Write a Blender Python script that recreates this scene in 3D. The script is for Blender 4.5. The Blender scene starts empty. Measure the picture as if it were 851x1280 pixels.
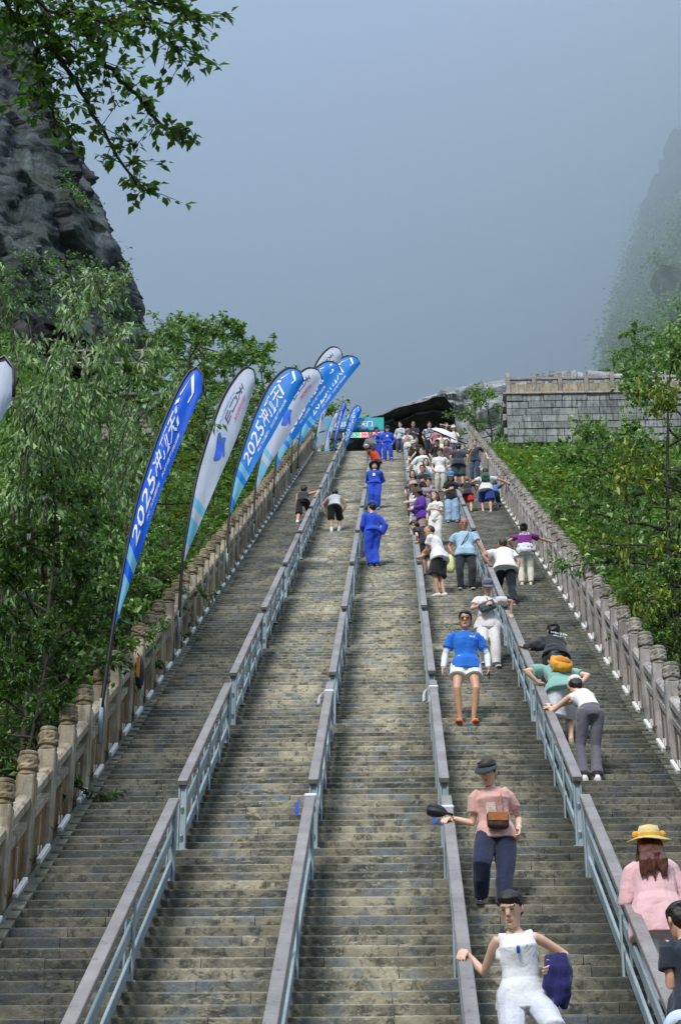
import bpy, bmesh, math, random
import numpy as np
from mathutils import Vector, Matrix, noise
R = math.radians
random.seed(7)
rs = np.random.RandomState(11)
SC = bpy.context.scene
COL = SC.collection

# ---------------------------------------------------------------- camera
FPX = 2400.0                      # focal length in pixels of the 851 x 1280 photograph
PITCH, YAW = 26.1, 1.81
cd = bpy.data.cameras.new('camera')
cd.sensor_fit = 'VERTICAL'; cd.sensor_height = 36.0; cd.lens = 36.0 * FPX / 1280
cd.clip_start = 0.2; cd.clip_end = 4000
cam = bpy.data.objects.new('camera', cd); COL.objects.link(cam)
cam.location = (0, 0, 0)
cam.rotation_euler = (R(90 + PITCH), 0, R(YAW))
SC.camera = cam

# ---------------------------------------------------------------- sky, sun, exposure
SUN_EL, SUN_AZ = 44, 202          # azimuth clockwise from +Y: behind the camera, slightly left
w = bpy.data.worlds.new('World'); SC.world = w; w.use_nodes = True
nt = w.node_tree; nt.nodes.clear()
out = nt.nodes.new('ShaderNodeOutputWorld')
sky = nt.nodes.new('ShaderNodeTexSky'); sky.sky_type = 'NISHITA'; sky.sun_disc = False
sky.sun_elevation = R(SUN_EL); sky.sun_rotation = R(SUN_AZ)
sky.dust_density = 4.0; sky.air_density = 1.0
b1 = nt.nodes.new('ShaderNodeBackground'); b1.inputs['Strength'].default_value = 0.05
nt.links.new(sky.outputs[0], b1.inputs[0])
# overcast cloud layer: brighter overhead, dimmer towards the horizon
tc = nt.nodes.new('ShaderNodeTexCoord')
sx = nt.nodes.new('ShaderNodeSeparateXYZ'); nt.links.new(tc.outputs['Generated'], sx.inputs[0])
cr = nt.nodes.new('ShaderNodeValToRGB')
cr.color_ramp.elements[0].position = 0.0; cr.color_ramp.elements[0].color = (0.20, 0.27, 0.36, 1)
e = cr.color_ramp.elements.new(0.5); e.color = (0.19, 0.265, 0.375, 1)
cr.color_ramp.elements[-1].position = 1.0; cr.color_ramp.elements[-1].color = (0.86, 0.98, 1.16, 1)
nt.links.new(sx.outputs['Z'], cr.inputs[0])
b2 = nt.nodes.new('ShaderNodeBackground'); b2.inputs['Strength'].default_value = 1.0
nt.links.new(cr.outputs[0], b2.inputs[0])
mx = nt.nodes.new('ShaderNodeMixShader'); mx.inputs[0].default_value = 0.86
nt.links.new(b1.outputs[0], mx.inputs[1]); nt.links.new(b2.outputs[0], mx.inputs[2])
nt.links.new(mx.outputs[0], out.inputs[0])
sl = bpy.data.lights.new('sun', 'SUN'); sl.energy = 1.5; sl.angle = R(14); sl.color = (1.0, 0.965, 0.91)
so = bpy.data.objects.new('sun', sl); COL.objects.link(so)
so.rotation_euler = (R(90 - SUN_EL), 0, R(180 - SUN_AZ))
SC.view_settings.view_transform = 'Standard'; SC.view_settings.look = 'None'
SC.view_settings.exposure = 0.85; SC.view_settings.gamma = 1.0
SC.view_settings.use_curve_mapping = False
SC.render.engine = 'CYCLES'
SC.cycles.use_denoising = True
SC.cycles.max_bounces = 8; SC.cycles.diffuse_bounces = 3; SC.cycles.volume_bounces = 6
SC.cycles.transparent_max_bounces = 8

# ---------------------------------------------------------------- layout of the place (metres; camera at the origin)
PHI = R(31.4); TANP = math.tan(PHI)
RUN = 0.243; RISE = RUN * TANP
Y0 = 7.6                          # foot of the stairs
NST = 282                         # steps
DROP = 6.24
YTOP = Y0 + NST * RUN
def nose(y): return y * TANP - DROP                 # line through the step edges
ZTOP = nose(YTOP)
ZBOT = nose(Y0) - 0.0
def step_i(y): return max(-1, min(NST - 1, int(math.floor((y - Y0) / RUN))))
def step_z(y):
    if y < Y0: return ZBOT
    if y >= YTOP: return ZTOP + RISE*0
    return nose(Y0 + step_i(y) * RUN) + RISE
def step_mid(i): return Y0 + (i + .5) * RUN
CURB_L, CURB_R = -3.56, 3.27
RAIL_X = [-2.23, -0.88, 0.465, 1.83]
BAL_L, BAL_R = -3.74, 3.42
_cy, _sy = math.cos(R(YAW)), math.sin(R(YAW)); _cp, _sp = math.cos(R(PITCH)), math.sin(R(PITCH))
C_R = Vector((_cy, _sy, 0)); C_F = Vector((-_sy * _cp, _cy * _cp, _sp)); C_U = C_R.cross(C_F)
def ray(px, py): return (C_F + C_R * ((px - 425.5) / FPX) + C_U * ((640 - py) / FPX))
def at(px, py, Z): return ray(px, py) * Z           # point at depth Z seen at that place of the photograph
def on_plane(px, py, h=0.0):                         # point on the stair plane raised by h
    d = ray(px, py); t = (DROP - h) / (d.y * TANP - d.z); return d * t

# ---------------------------------------------------------------- helpers
def lin(c):
    if isinstance(c, str):
        c = c.lstrip('#'); c = ''.join(ch * 2 for ch in c) if len(c) == 3 else c; c = [int(c[i:i+2], 16) / 255 for i in (0, 2, 4)]
        return tuple(((x / 12.92) if x <= .04045 else ((x + .055) / 1.055) ** 2.4) for x in c)
    return tuple(c)
def tag(o, label=None, cat=None, group=None, kind=None):
    if label: o['label'] = label
    if cat: o['category'] = cat
    if group: o['group'] = group
    if kind: o['kind'] = kind
    return o
def empty(name, loc=(0, 0, 0), rz=0):
    o = bpy.data.objects.new(name, None); COL.objects.link(o)
    o.location = loc; o.rotation_euler = (0, 0, rz); o.empty_display_size = .2
    return o
def link(name, me, mat=None, parent=None, smooth=False):
    o = bpy.data.objects.new(name, me); COL.objects.link(o)
    if mat is not None and len(me.materials) == 0: me.materials.append(mat)
    if parent is not None: o.parent = parent
    if smooth: me.shade_smooth()
    return o
class MB:
    def __init__(s): s.v = []; s.f = []
    def add(s, vs, fs):
        n = len(s.v); s.v += [tuple(v) for v in vs]; s.f += [tuple(i + n for i in f) for f in fs]; return s
    def box(s, c, d, rot=None, taper=1.0):
        hx, hy, hz = d[0] / 2, d[1] / 2, d[2] / 2; vs = []
        for z in (-1, 1):
            k = taper if z > 0 else 1
            for x, y in ((-1, -1), (1, -1), (1, 1), (-1, 1)): vs.append(Vector((x * hx * k, y * hy * k, z * hz)))
        if rot is not None: vs = [rot @ v for v in vs]
        c = Vector(c); vs = [v + c for v in vs]
        return s.add(vs, [(3, 2, 1, 0), (4, 5, 6, 7), (0, 1, 5, 4), (1, 2, 6, 5), (2, 3, 7, 6), (3, 0, 4, 7)])
    def bbox(s, c, d, b=0.01, rot=None):               # box with chamfered edges
        c = Vector(c); hx, hy, hz = d[0] / 2, d[1] / 2, d[2] / 2; b = min(b, hx*.9, hy*.9, hz*.9)
        vs = []; idx = {}
        for sx_ in (-1, 1):
            for sy_ in (-1, 1):
                for sz_ in (-1, 1):
                    for a in range(3):
                        p = [sx_ * (hx - b), sy_ * (hy - b), sz_ * (hz - b)]
                        p[a] = (sx_ * hx, sy_ * hy, sz_ * hz)[a]
                        idx[(sx_, sy_, sz_, a)] = len(vs); vs.append(Vector(p))
        fs = []
        for a in range(3):
            o1, o2 = [(1, 2), (2, 0), (0, 1)][a]
            for sg in (-1, 1):
                q = []
                for u, v_ in ((-1, -1), (1, -1), (1, 1), (-1, 1)):
                    k = [0, 0, 0]; k[a] = sg; k[o1] = u; k[o2] = v_; q.append(idx[(k[0], k[1], k[2], a)])
                fs.append(q if sg > 0 else q[::-1])
        for a in range(3):                             # edges along axis a
            o1, o2 = [(1, 2), (2, 0), (0, 1)][a]
            for u in (-1, 1):
                for v_ in (-1, 1):
                    def K(sa, ax):
                        k = [0, 0, 0]; k[a] = sa; k[o1] = u; k[o2] = v_; return idx[(k[0], k[1], k[2], ax)]
                    q = [K(-1, o1), K(1, o1), K(1, o2), K(-1, o2)]
                    fs.append(q if u * v_ < 0 else q[::-1])
        for sx_ in (-1, 1):
            for sy_ in (-1, 1):
                for sz_ in (-1, 1):
                    t = [idx[(sx_, sy_, sz_, a)] for a in range(3)]
                    fs.append(t if sx_ * sy_ * sz_ > 0 else t[::-1])
        if rot is not None: vs = [rot @ v for v in vs]
        return s.add([v + c for v in vs], fs)
    def loft(s, rings, cap=True):                      # rings: lists of equal length
        n = len(rings[0]); vs = [p for r in rings for p in r]; fs = []
        for i in range(len(rings) - 1):
            for j in range(n):
                k = (j + 1) % n
                fs.append((i * n + j, i * n + k, (i + 1) * n + k, (i + 1) * n + j))
        if cap:
            fs.append(tuple(range(n - 1, -1, -1))); fs.append(tuple((len(rings) - 1) * n + j for j in range(n)))
        return s.add(vs, fs)
    def tube(s, pts, rad, n=8, flat=None):
        pts = [Vector(p) for p in pts]
        if not hasattr(rad, '__len__'): rad = [rad] * len(pts)
        rings = []; prev = None
        for i, p in enumerate(pts):
            t = (pts[min(i + 1, len(pts) - 1)] - pts[max(i - 1, 0)]).normalized()
            if prev is None:
                a = Vector((1, 0, 0)) if abs(t.x) < .8 else Vector((0, 1, 0))
                u = (a - t * a.dot(t)).normalized()
            else:
                u = (prev - t * prev.dot(t)).normalized()
            prev = u; v = t.cross(u)
            r = rad[i]
            rings.append([p + (u * math.cos(2 * math.pi * j / n) + v * math.sin(2 * math.pi * j / n)) * r for j in range(n)])
        return s.loft(rings)
    def lathe(s, prof, c=(0, 0, 0), n=16, rot=None):
        c = Vector(c); rings = []
        for r, z in prof:
            ring = [Vector((r * math.cos(2 * math.pi * j / n), r * math.sin(2 * math.pi * j / n), z)) for j in range(n)]
            if rot is not None: ring = [rot @ p for p in ring]
            rings.append([p + c for p in ring])
        return s.loft(rings)
    def mesh(s, name):
        me = bpy.data.meshes.new(name); me.from_pydata(s.v, [], s.f); me.update(); return me
    def build(s, name, mat=None, parent=None, smooth=False, loc=None):
        o = link(name, s.mesh(name), mat, parent, smooth)
        if loc is not None: o.location = loc
        return o
def fast_mesh(name, V, F):                             # numpy verts (n,3), faces (m,k)
    me = bpy.data.meshes.new(name); V = np.asarray(V, dtype=np.float32); F = np.asarray(F, dtype=np.int32)
    me.vertices.add(len(V)); me.vertices.foreach_set('co', V.ravel())
    k = F.shape[1]; me.loops.add(F.size); me.loops.foreach_set('vertex_index', F.ravel())
    me.polygons.add(len(F)); me.polygons.foreach_set('loop_start', np.arange(0, F.size, k, dtype=np.int32))
    me.polygons.foreach_set('loop_total', np.full(len(F), k, dtype=np.int32))
    me.update(calc_edges=True); return me

# ---------------------------------------------------------------- materials
def new_mat(name):
    m = bpy.data.materials.new(name); m.use_nodes = True
    return m, m.node_tree, m.node_tree.nodes['Principled BSDF']
def N(nt, t, **kw):
    n = nt.nodes.new(t)
    for k, v in kw.items(): setattr(n, k, v)
    return n
def ramp(nt, src, stops):
    r = N(nt, 'ShaderNodeValToRGB'); el = r.color_ramp.elements
    el[0].position = stops[0][0]; el[0].color = (*lin(stops[0][1]), 1)
    el[1].position = stops[-1][0]; el[1].color = (*lin(stops[-1][1]), 1)
    for p, c in stops[1:-1]:
        x = el.new(p); x.color = (*lin(c), 1)
    nt.links.new(src, r.inputs[0]); return r.outputs[0]
def noise_n(nt, vec, scale, detail=5, rough=.6, dist=0.0):
    n = N(nt, 'ShaderNodeTexNoise'); n.inputs['Scale'].default_value = scale; n.inputs['Detail'].default_value = detail
    n.inputs['Roughness'].default_value = rough; n.inputs['Distortion'].default_value = dist
    nt.links.new(vec, n.inputs['Vector']); return n.outputs['Fac']
def mixc(nt, a, b, fac, mode='MIX'):
    m = N(nt, 'ShaderNodeMix', data_type='RGBA', blend_type=mode)
    for sock, v in ((m.inputs[0], fac), (m.inputs[6], a), (m.inputs[7], b)):
        if hasattr(v, 'is_linked') or hasattr(v, 'links'): nt.links.new(v, sock)
        elif isinstance(v, (int, float)): sock.default_value = v
        else: sock.default_value = (*lin(v), 1)
    return m.outputs[2]
def mathn(nt, op, a, b=None, c=None):
    m = N(nt, 'ShaderNodeMath', operation=op)
    for i, v in enumerate((a, b, c)):
        if v is None: continue
        if isinstance(v, (int, float)): m.inputs[i].default_value = v
        else: nt.links.new(v, m.inputs[i])
    return m.outputs[0]
def bump(nt, bs, h, dist=.01, st=.5):
    b = N(nt, 'ShaderNodeBump'); b.inputs['Strength'].default_value = st; b.inputs['Distance'].default_value = dist
    nt.links.new(h, b.inputs['Height']); nt.links.new(b.outputs[0], bs.inputs['Normal'])
def wpos(nt, sc=(1, 1, 1)):
    g = N(nt, 'ShaderNodeNewGeometry'); m = N(nt, 'ShaderNodeMapping'); m.inputs['Scale'].default_value = sc
    nt.links.new(g.outputs['Position'], m.inputs['Vector']); return m.outputs[0]

def stair_material():
    m, nt, bs = new_mat('step_stone')
    p = wpos(nt); ps = wpos(nt, (1.6, .8, 5.0))
    base = ramp(nt, noise_n(nt, p, 1.1, 5, .65, .6), [(.28, '#33383a'), (.40, '#63665f'), (.50, '#878270'), (.60, '#aaa38c'), (.74, '#cdc6b0')])
    blot = noise_n(nt, p, 7.5, 6, .72, .3)
    c = mixc(nt, base, '#33362f', mathn(nt, 'MULTIPLY', ramp(nt, blot, [(.50, '#000000'), (.60, '#ffffff')]), .8))
    streak = noise_n(nt, ps, 5.5, 6, .7)
    c = mixc(nt, c, '#b4af9c', mathn(nt, 'MULTIPLY', ramp(nt, streak, [(.55, '#000000'), (.64, '#ffffff')]), .7))
    lich = noise_n(nt, p, 16, 3, .7)
    c = mixc(nt, c, '#d2d0c2', mathn(nt, 'MULTIPLY', ramp(nt, lich, [(.63, '#000000'), (.70, '#ffffff')]), .5))
    blue = noise_n(nt, p, 2.6, 3, .5)
    c = mixc(nt, c, '#6d7a86', mathn(nt, 'MULTIPLY', ramp(nt, blue, [(.54, '#000000'), (.64, '#ffffff')]), .6))
    oi = N(nt, 'ShaderNodeObjectInfo')
    hv = N(nt, 'ShaderNodeHueSaturation'); nt.links.new(c, hv.inputs['Color'])
    nt.links.new(mathn(nt, 'MULTIPLY_ADD', oi.outputs['Random'], .55, .74), hv.inputs['Value'])
    # trodden edges are pale, the foot of each riser holds dark dirt: both follow the stone, by height within a step
    g = N(nt, 'ShaderNodeNewGeometry'); sz = N(nt, 'ShaderNodeSeparateXYZ'); nt.links.new(g.outputs['Position'], sz.inputs[0])
    # height above the step edge line
    hh = mathn(nt, 'SUBTRACT', sz.outputs['Z'], mathn(nt, 'MULTIPLY_ADD', sz.outputs['Y'], TANP, -DROP))
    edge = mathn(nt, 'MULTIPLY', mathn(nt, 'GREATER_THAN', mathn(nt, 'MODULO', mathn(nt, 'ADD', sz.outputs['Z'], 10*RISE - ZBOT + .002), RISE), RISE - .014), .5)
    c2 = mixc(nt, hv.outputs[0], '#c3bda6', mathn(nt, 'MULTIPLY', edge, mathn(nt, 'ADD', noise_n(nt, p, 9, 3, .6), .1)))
    # the left and right lanes are multiplied darker and greyer than the middle
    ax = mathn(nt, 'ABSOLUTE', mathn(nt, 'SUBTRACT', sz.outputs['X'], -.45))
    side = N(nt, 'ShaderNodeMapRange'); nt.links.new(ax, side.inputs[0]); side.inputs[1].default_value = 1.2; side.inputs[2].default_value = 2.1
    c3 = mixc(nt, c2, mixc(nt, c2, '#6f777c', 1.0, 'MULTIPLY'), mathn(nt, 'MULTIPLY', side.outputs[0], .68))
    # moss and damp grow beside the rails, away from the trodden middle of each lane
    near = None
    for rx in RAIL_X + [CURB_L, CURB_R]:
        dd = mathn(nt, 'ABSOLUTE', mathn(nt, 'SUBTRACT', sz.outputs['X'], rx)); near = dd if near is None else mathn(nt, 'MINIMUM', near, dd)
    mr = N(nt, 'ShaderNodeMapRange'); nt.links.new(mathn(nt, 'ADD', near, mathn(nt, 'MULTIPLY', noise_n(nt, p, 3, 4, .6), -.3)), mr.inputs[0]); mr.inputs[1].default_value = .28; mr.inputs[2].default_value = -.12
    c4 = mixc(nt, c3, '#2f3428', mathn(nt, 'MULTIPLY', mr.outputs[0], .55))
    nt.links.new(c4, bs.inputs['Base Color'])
    bs.inputs['Roughness'].default_value = .72
    bump(nt, bs, mathn(nt, 'ADD', noise_n(nt, p, 22, 6, .7), mathn(nt, 'MULTIPLY', blot, .6)), .02, .7)
    return m
def stone_material(name, cols, stain='#3b3324', stain_amt=.5, scale=3.0, moss=0.0, rough=.8):
    m, nt, bs = new_mat(name); p = wpos(nt); pz = wpos(nt, (3, 3, .5))
    c = ramp(nt, noise_n(nt, p, scale, 6, .7, .3), [(.3, cols[0]), (.5, cols[1]), (.7, cols[2])])
    c = mixc(nt, c, stain, mathn(nt, 'MULTIPLY', ramp(nt, noise_n(nt, pz, 3.0, 4, .6), [(.48, '#000000'), (.62, '#ffffff')]), stain_amt))
    if moss: c = mixc(nt, c, '#3c4a22', mathn(nt, 'MULTIPLY', ramp(nt, noise_n(nt, p, 2.3, 5, .7), [(.5, '#000000'), (.62, '#ffffff')]), moss))
    oi = N(nt, 'ShaderNodeObjectInfo'); hv = N(nt, 'ShaderNodeHueSaturation'); nt.links.new(c, hv.inputs['Color'])
    nt.links.new(mathn(nt, 'MULTIPLY_ADD', oi.outputs['Random'], .4, .8), hv.inputs['Value'])
    nt.links.new(hv.outputs[0], bs.inputs['Base Color']); bs.inputs['Roughness'].default_value = rough
    bump(nt, bs, noise_n(nt, p, 30, 6, .7), .012, .6)
    return m
def simple(name, c, rough=.6, metal=0.0, var=.12, scale=8, bumpd=.0, emis=None):
    m, nt, bs = new_mat(name); tcn = N(nt, 'ShaderNodeTexCoord'); v = tcn.outputs['Object']
    L = lin(c); f = noise_n(nt, v, scale, 4, .6)
    r = N(nt, 'ShaderNodeValToRGB'); e = r.color_ramp.elements
    e[0].position = .3; e[0].color = tuple(x * (1 - var) for x in L) + (1,)
    e[1].position = .7; e[1].color = tuple(min(1, x * (1 + var)) for x in L) + (1,)
    nt.links.new(f, r.inputs[0]); nt.links.new(r.outputs[0], bs.inputs['Base Color'])
    bs.inputs['Roughness'].default_value = rough; bs.inputs['Metallic'].default_value = metal
    if bumpd: bump(nt, bs, noise_n(nt, v, scale * 5, 4, .6), bumpd, .6)
    if emis:
        bs.inputs['Emission Color'].default_value = (*lin(emis[0]), 1); bs.inputs['Emission Strength'].default_value = emis[1]
    return m
def painted_steel(name, c, rustc='#5a3c2a', rust=.35):
    m, nt, bs = new_mat(name); p = wpos(nt)
    c0 = ramp(nt, noise_n(nt, p, 2.2, 4, .6), [(.3, c[0]), (.7, c[1])])
    c1 = mixc(nt, c0, rustc, mathn(nt, 'MULTIPLY', ramp(nt, noise_n(nt, p, 14, 5, .7), [(.58, '#000000'), (.68, '#ffffff')]), rust))
    nt.links.new(c1, bs.inputs['Base Color']); bs.inputs['Roughness'].default_value = .5
    bump(nt, bs, noise_n(nt, p, 40, 3, .6), .002, .4)
    return m
M = {}
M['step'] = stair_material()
M['curb'] = stone_material('curb_stone', ('#3c3f35', '#5c5d50', '#77766a'), '#23261c', .6, 2.5, .35)
M['bal_l'] = stone_material('tan_stone', ('#857c6b', '#a49a87', '#bbb19c'), '#5e4526', .6, 3.0, .12)
M['bal_r'] = stone_material('grey_stone', ('#7f7a77', '#9f9a97', '#bab5af'), '#554b3d', .45, 3.0, .05)
M['cap'] = stone_material('cap_stone', ('#665a42', '#90836a', '#aca084'), '#3e351f', .5, 6.0, .12)
M['cap_r'] = stone_material('grey_cap_stone', ('#7b746a', '#a09a90', '#bbb5aa'), '#4a4238', .5, 6.0, .06)
M['panel'] = stone_material('stained_panel', ('#5c4424', '#8a6a38', '#a5854e'), '#33240f', .7, 2.0, .1)
M['panel_r'] = stone_material('grey_panel', ('#645b4d', '#857a68', '#9a8f7c'), '#4c3a20', .6, 2.0, .1)
M['pave'] = stone_material('paving', ('#66655d', '#7d7b70', '#918f84'), '#45443c', .4, 1.2)
M['steel'] = painted_steel('blue_grey_steel', ('#80929b', '#a0b0b6'))
M['railtop'] = painted_steel('brown_grey_rail', ('#76706e', '#969190'), '#4a3328', .6)
M['white'] = simple('white_plastic', '#e8e8e4', .45)
M['black'] = simple('black_plastic', '#16171a', .5)
# ================================================================ STAIRS
def step_profile(z, y, wob):
    # cross-section (y, z) of one step stone: nosing slab with worn edge over a slightly recessed riser
    return [(y - .004 + wob, z), (y - .006 + wob, z + RISE * .4), (y - .010 + wob, z + RISE * .8), (y - .010 + wob, z + RISE - .007),
            (y - .002 + wob, z + RISE), (y + RUN - .02, z + RISE), (y + RUN - .02, z)]
def add_stone(mb, x0, x1, i, rng):
    y = Y0 + i * RUN; z = nose(y); wob = rng.uniform(-.007, .007); dz = rng.uniform(-.004, .004)
    pr = step_profile(z, y, wob); n = len(pr)
    l = [Vector((x0 + .003, a, b + (dz if k in (3, 4, 5) else 0))) for k, (a, b) in enumerate(pr)]
    r = [Vector((x1 - .003, a, b + (dz if k in (3, 4, 5) else 0) + rng.uniform(-.002, .002))) for k, (a, b) in enumerate(pr)]
    mb.add(l + r, [(k, (k + 1) % n, n + (k + 1) % n, n + k) for k in range(n)] + [tuple(range(n - 1, -1, -1)), tuple(range(n, 2 * n))])
def row_cuts(rng, big=False):
    lanes = [CURB_L] + RAIL_X + [CURB_R]
    if big: lanes = [CURB_L, RAIL_X[0], RAIL_X[1], RAIL_X[2], RAIL_X[3], CURB_R]
    xs = [CURB_L]; x = CURB_L + rng.uniform(.5, 1.4)
    while x < CURB_R - .45: xs.append(x); x += rng.uniform(.9, 1.6)
    xs.append(CURB_R); return xs
stairs = empty('stone_stairs', (0, Y0, ZBOT)); tag(stairs, kind='structure')
MI = Matrix.Translation((0, -Y0, -ZBOT))
rng = random.Random(3)
i_vis = 20                                              # first row in view
cnt = 0; i_break = NST
allrest = MB(); low = MB()
for i in range(NST):
    xs = row_cuts(rng)
    if i < i_vis:
        for a, b in zip(xs, xs[1:]): add_stone(low, a, b, i, rng)
    elif cnt + len(xs) - 1 <= 298:
        for a, b in zip(xs, xs[1:]):
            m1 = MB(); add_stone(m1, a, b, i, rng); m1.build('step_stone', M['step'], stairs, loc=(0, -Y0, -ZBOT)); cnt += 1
    else:
        for a, b in zip(xs, xs[1:]): add_stone(allrest, a, b, i, rng)
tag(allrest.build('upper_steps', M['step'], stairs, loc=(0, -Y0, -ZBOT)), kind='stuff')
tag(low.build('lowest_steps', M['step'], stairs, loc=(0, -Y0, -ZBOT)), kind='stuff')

# ================================================================ GROUND
def fbm(x, y, z=0, o=4): return noise.fractal(Vector((x, y, z)), 1.0, 2.0, o)
def ground_z(x, y):
    if y < Y0: s = ZBOT
    elif y < YTOP: s = nose(y)
    else: s = ZTOP
    if y > 118: s += (y - 118) * .25
    if CURB_L - .55 <= x <= CURB_R + .55: return s - .35 if y < YTOP else s - .06
    n = fbm(x * .12, y * .12) * 1.0 + fbm(x * .5, y * .5, 3) * .25
    if x < 0:
        d = -x + CURB_L - .55
        up = .30 * min(d, 9) + .75 * max(0, d - 9)
        if up > 34: up = 34 + (up - 34) * .2
        k = min(1, d / 3)
        return s - .35 + up + n * k - (.5 if y < YTOP else 0) * (1 - k)
    d = x - CURB_R - .55
    up = -.05 * min(d, 8) + .22 * max(0, d - 8)
    if up > 40: up = 40 + (up - 40) * .2
    k = min(1, d / 3)
    if y > YTOP - 6 and d < 14: k *= .15
    return s - .4 + up * (0 if (y > YTOP and d < 14) else 1) + n * k
gx = np.concatenate([np.linspace(-420, -60, 14), np.linspace(-55, -16, 22), np.linspace(-15, -4.4, 26), [CURB_L - .56, CURB_L - .5, CURB_R + .5, CURB_R + .56],
                     np.linspace(4.1, 16, 26), np.linspace(17, 60, 22), np.linspace(70, 420, 14)])
gy = np.concatenate([np.linspace(-300, -10, 10), np.linspace(-6, Y0 - .05, 8), np.linspace(Y0, YTOP - .01, 110), np.linspace(YTOP + .02, 118, 40), np.linspace(122, 500, 24)])
V = [(x, y, ground_z(x, y)) for y in gy for x in gx]
nx = len(gx); F = [(j * nx + i, j * nx + i + 1, (j + 1) * nx + i + 1, (j + 1) * nx + i) for j in range(len(gy) - 1) for i in range(nx - 1)]
def soil_material():
    m, nt, bs = new_mat('soil'); p = wpos(nt)
    c = ramp(nt, noise_n(nt, p, .9, 7, .7, .4), [(.3, '#1e2414'), (.48, '#36401e'), (.6, '#4a4b30'), (.75, '#686152')])
    nt.links.new(c, bs.inputs['Base Color']); bs.inputs['Roughness'].default_value = .95
    bump(nt, bs, noise_n(nt, p, 5, 8, .75), .2, .9); return m
M['soil'] = soil_material()
tag(link('ground', fast_mesh('ground', V, F), M['soil'], smooth=True), kind='structure')
# landing paving at the head of the flight and the plaza at its foot
def slab_floor(name, x0, x1, y0, y1, z, s=.9, jit=.004):
    mb = MB(); r_ = random.Random(5); y = y0
    while y < y1 - .05:
        x = x0 + (-s * .5 if int((y - y0) / s) % 2 else 0)
        while x < x1 - .05:
            a, b = max(x, x0), min(x + s, x1); d = min(s, y1 - y)
            if b - a > .05: mb.box(((a + b) / 2, y + d / 2, z - .05 + r_.uniform(-jit, jit)), (b - a - .01, d - .01, .1))
            x += s
        y += s
    return mb
tag(slab_floor('landing', CURB_L - .3, 16, YTOP + .02, 112, ZTOP, 1.2).build('landing', M['pave']), kind='structure')
tag(slab_floor('plaza', -14, 14, -12, Y0 - .04, ZBOT, 1.2).build('plaza', M['pave']), kind='structure')

# ================================================================ HANDRAILS
ordw = ['lowest', 'second', 'third', 'fourth', 'fifth', 'sixth', 'seventh', 'eighth', 'ninth', 'tenth', 'eleventh', 'twelfth', 'thirteenth']
lines = ['far left line', 'second line from left', 'third line from left', 'rightmost line']
RH = 0.90
sec_pitch = 5.40; sec_len = 4.75                        # along Y
DIRS = Vector((0, math.cos(PHI), math.sin(PHI)))
def slope_rot(): return Matrix.Rotation(PHI, 3, 'X')
def rail_z(y): return nose(y) + RH + RISE * .0
first_y = on_plane(215, 975, RH).y                       # lower end of the section seen at the left
def make_section(x, ya, yb):
    t = empty('handrail', (x, ya, nose(ya)))
    L = (yb - ya) / math.cos(PHI); mid = (ya + yb) / 2
    def bar(name, h, w_, th, m, dx=0, inset=0):
        mb = MB(); mb.bbox((0, 0, 0), (w_, L - 2 * inset, th), .006, slope_rot())
        mb.build(name, m, t, loc=(dx, mid - ya, (nose(mid) + h) - nose(ya)))
    bar('top_rail', RH - .03, .105, .055, M['railtop'])
    bar('mid_rail', RH - .36, .028, .11, M['steel'], inset=.06)
    bar('lower_rail', RH - .66, .028, .11, M['steel'], inset=.06)
    n = 5
    for k in range(n):
        y = ya + .09 + (yb - ya - .18) * k / (n - 1)
        mb = MB(); zt = nose(y) + RH - .055; zb = step_z(y) - .01 if y < YTOP else ZTOP
        w_ = .055 if k in (0, n - 1) else .035
        for s_ in (-1, 1):
            mb.bbox((s_ * .034, 0, (zt + zb) / 2 - nose(ya)), (.018, w_ * 1.6, zt - zb), .003)
        if k in (0, n - 1): mb.bbox((0, -.02, (zt + zb) / 2 - nose(ya)), (.05, .012, zt - zb - .02), .002)
        mb.box((0, 0, zb - nose(ya) + .008), (.14, .1, .016))
        mb.build('post', M['steel'], t, loc=(0, y - ya, 0))
    return t
for li, x in enumerate(RAIL_X):
    for k in range(-1, 12):
        ya = first_y + k * sec_pitch; yb = ya + sec_len
        if ya > YTOP - 1.5: break
        yb = min(yb, YTOP + .2)
        if k == -1: ya = Y0 + .3; yb = first_y - (sec_pitch - sec_len)
        t = make_section(x, ya, yb)
        nm = ordw[k + 1]
        tag(t, 'steel handrail with brown top rail, %s from the bottom in %s' % (nm, lines[li]), 'handrail', 'handrail sections between the stair lanes')
    # level railing on the landing beyond
def level_rail(x, ya, yb, lab):
    t = empty('landing_rail', (x, ya, ZTOP)); L = yb - ya
    MB().bbox((0, 0, 0), (.1, L, .05), .006).build('top_rail', M['railtop'], t, loc=(0, L / 2, 1.0))
    for h in (.66, .33): MB().bbox((0, 0, 0), (.03, L, .08), .004).build('mid_rail', M['steel'], t, loc=(0, L / 2, h))
    for k in range(8): MB().bbox((0, 0, .49), (.06, .05, .98), .004).build('post', M['steel'], t, loc=(0, .1 + (L - .2) * k / 7, 0))
    tag(t, lab, 'handrail', 'level railings on the upper landing')
level_rail(RAIL_X[0], YTOP + .6, YTOP + 9, 'level blue steel railing on the landing past the far left handrail line')
level_rail(RAIL_X[1], YTOP + .6, YTOP + 9, 'level blue steel railing on the landing behind the blue uniformed workers')

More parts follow.
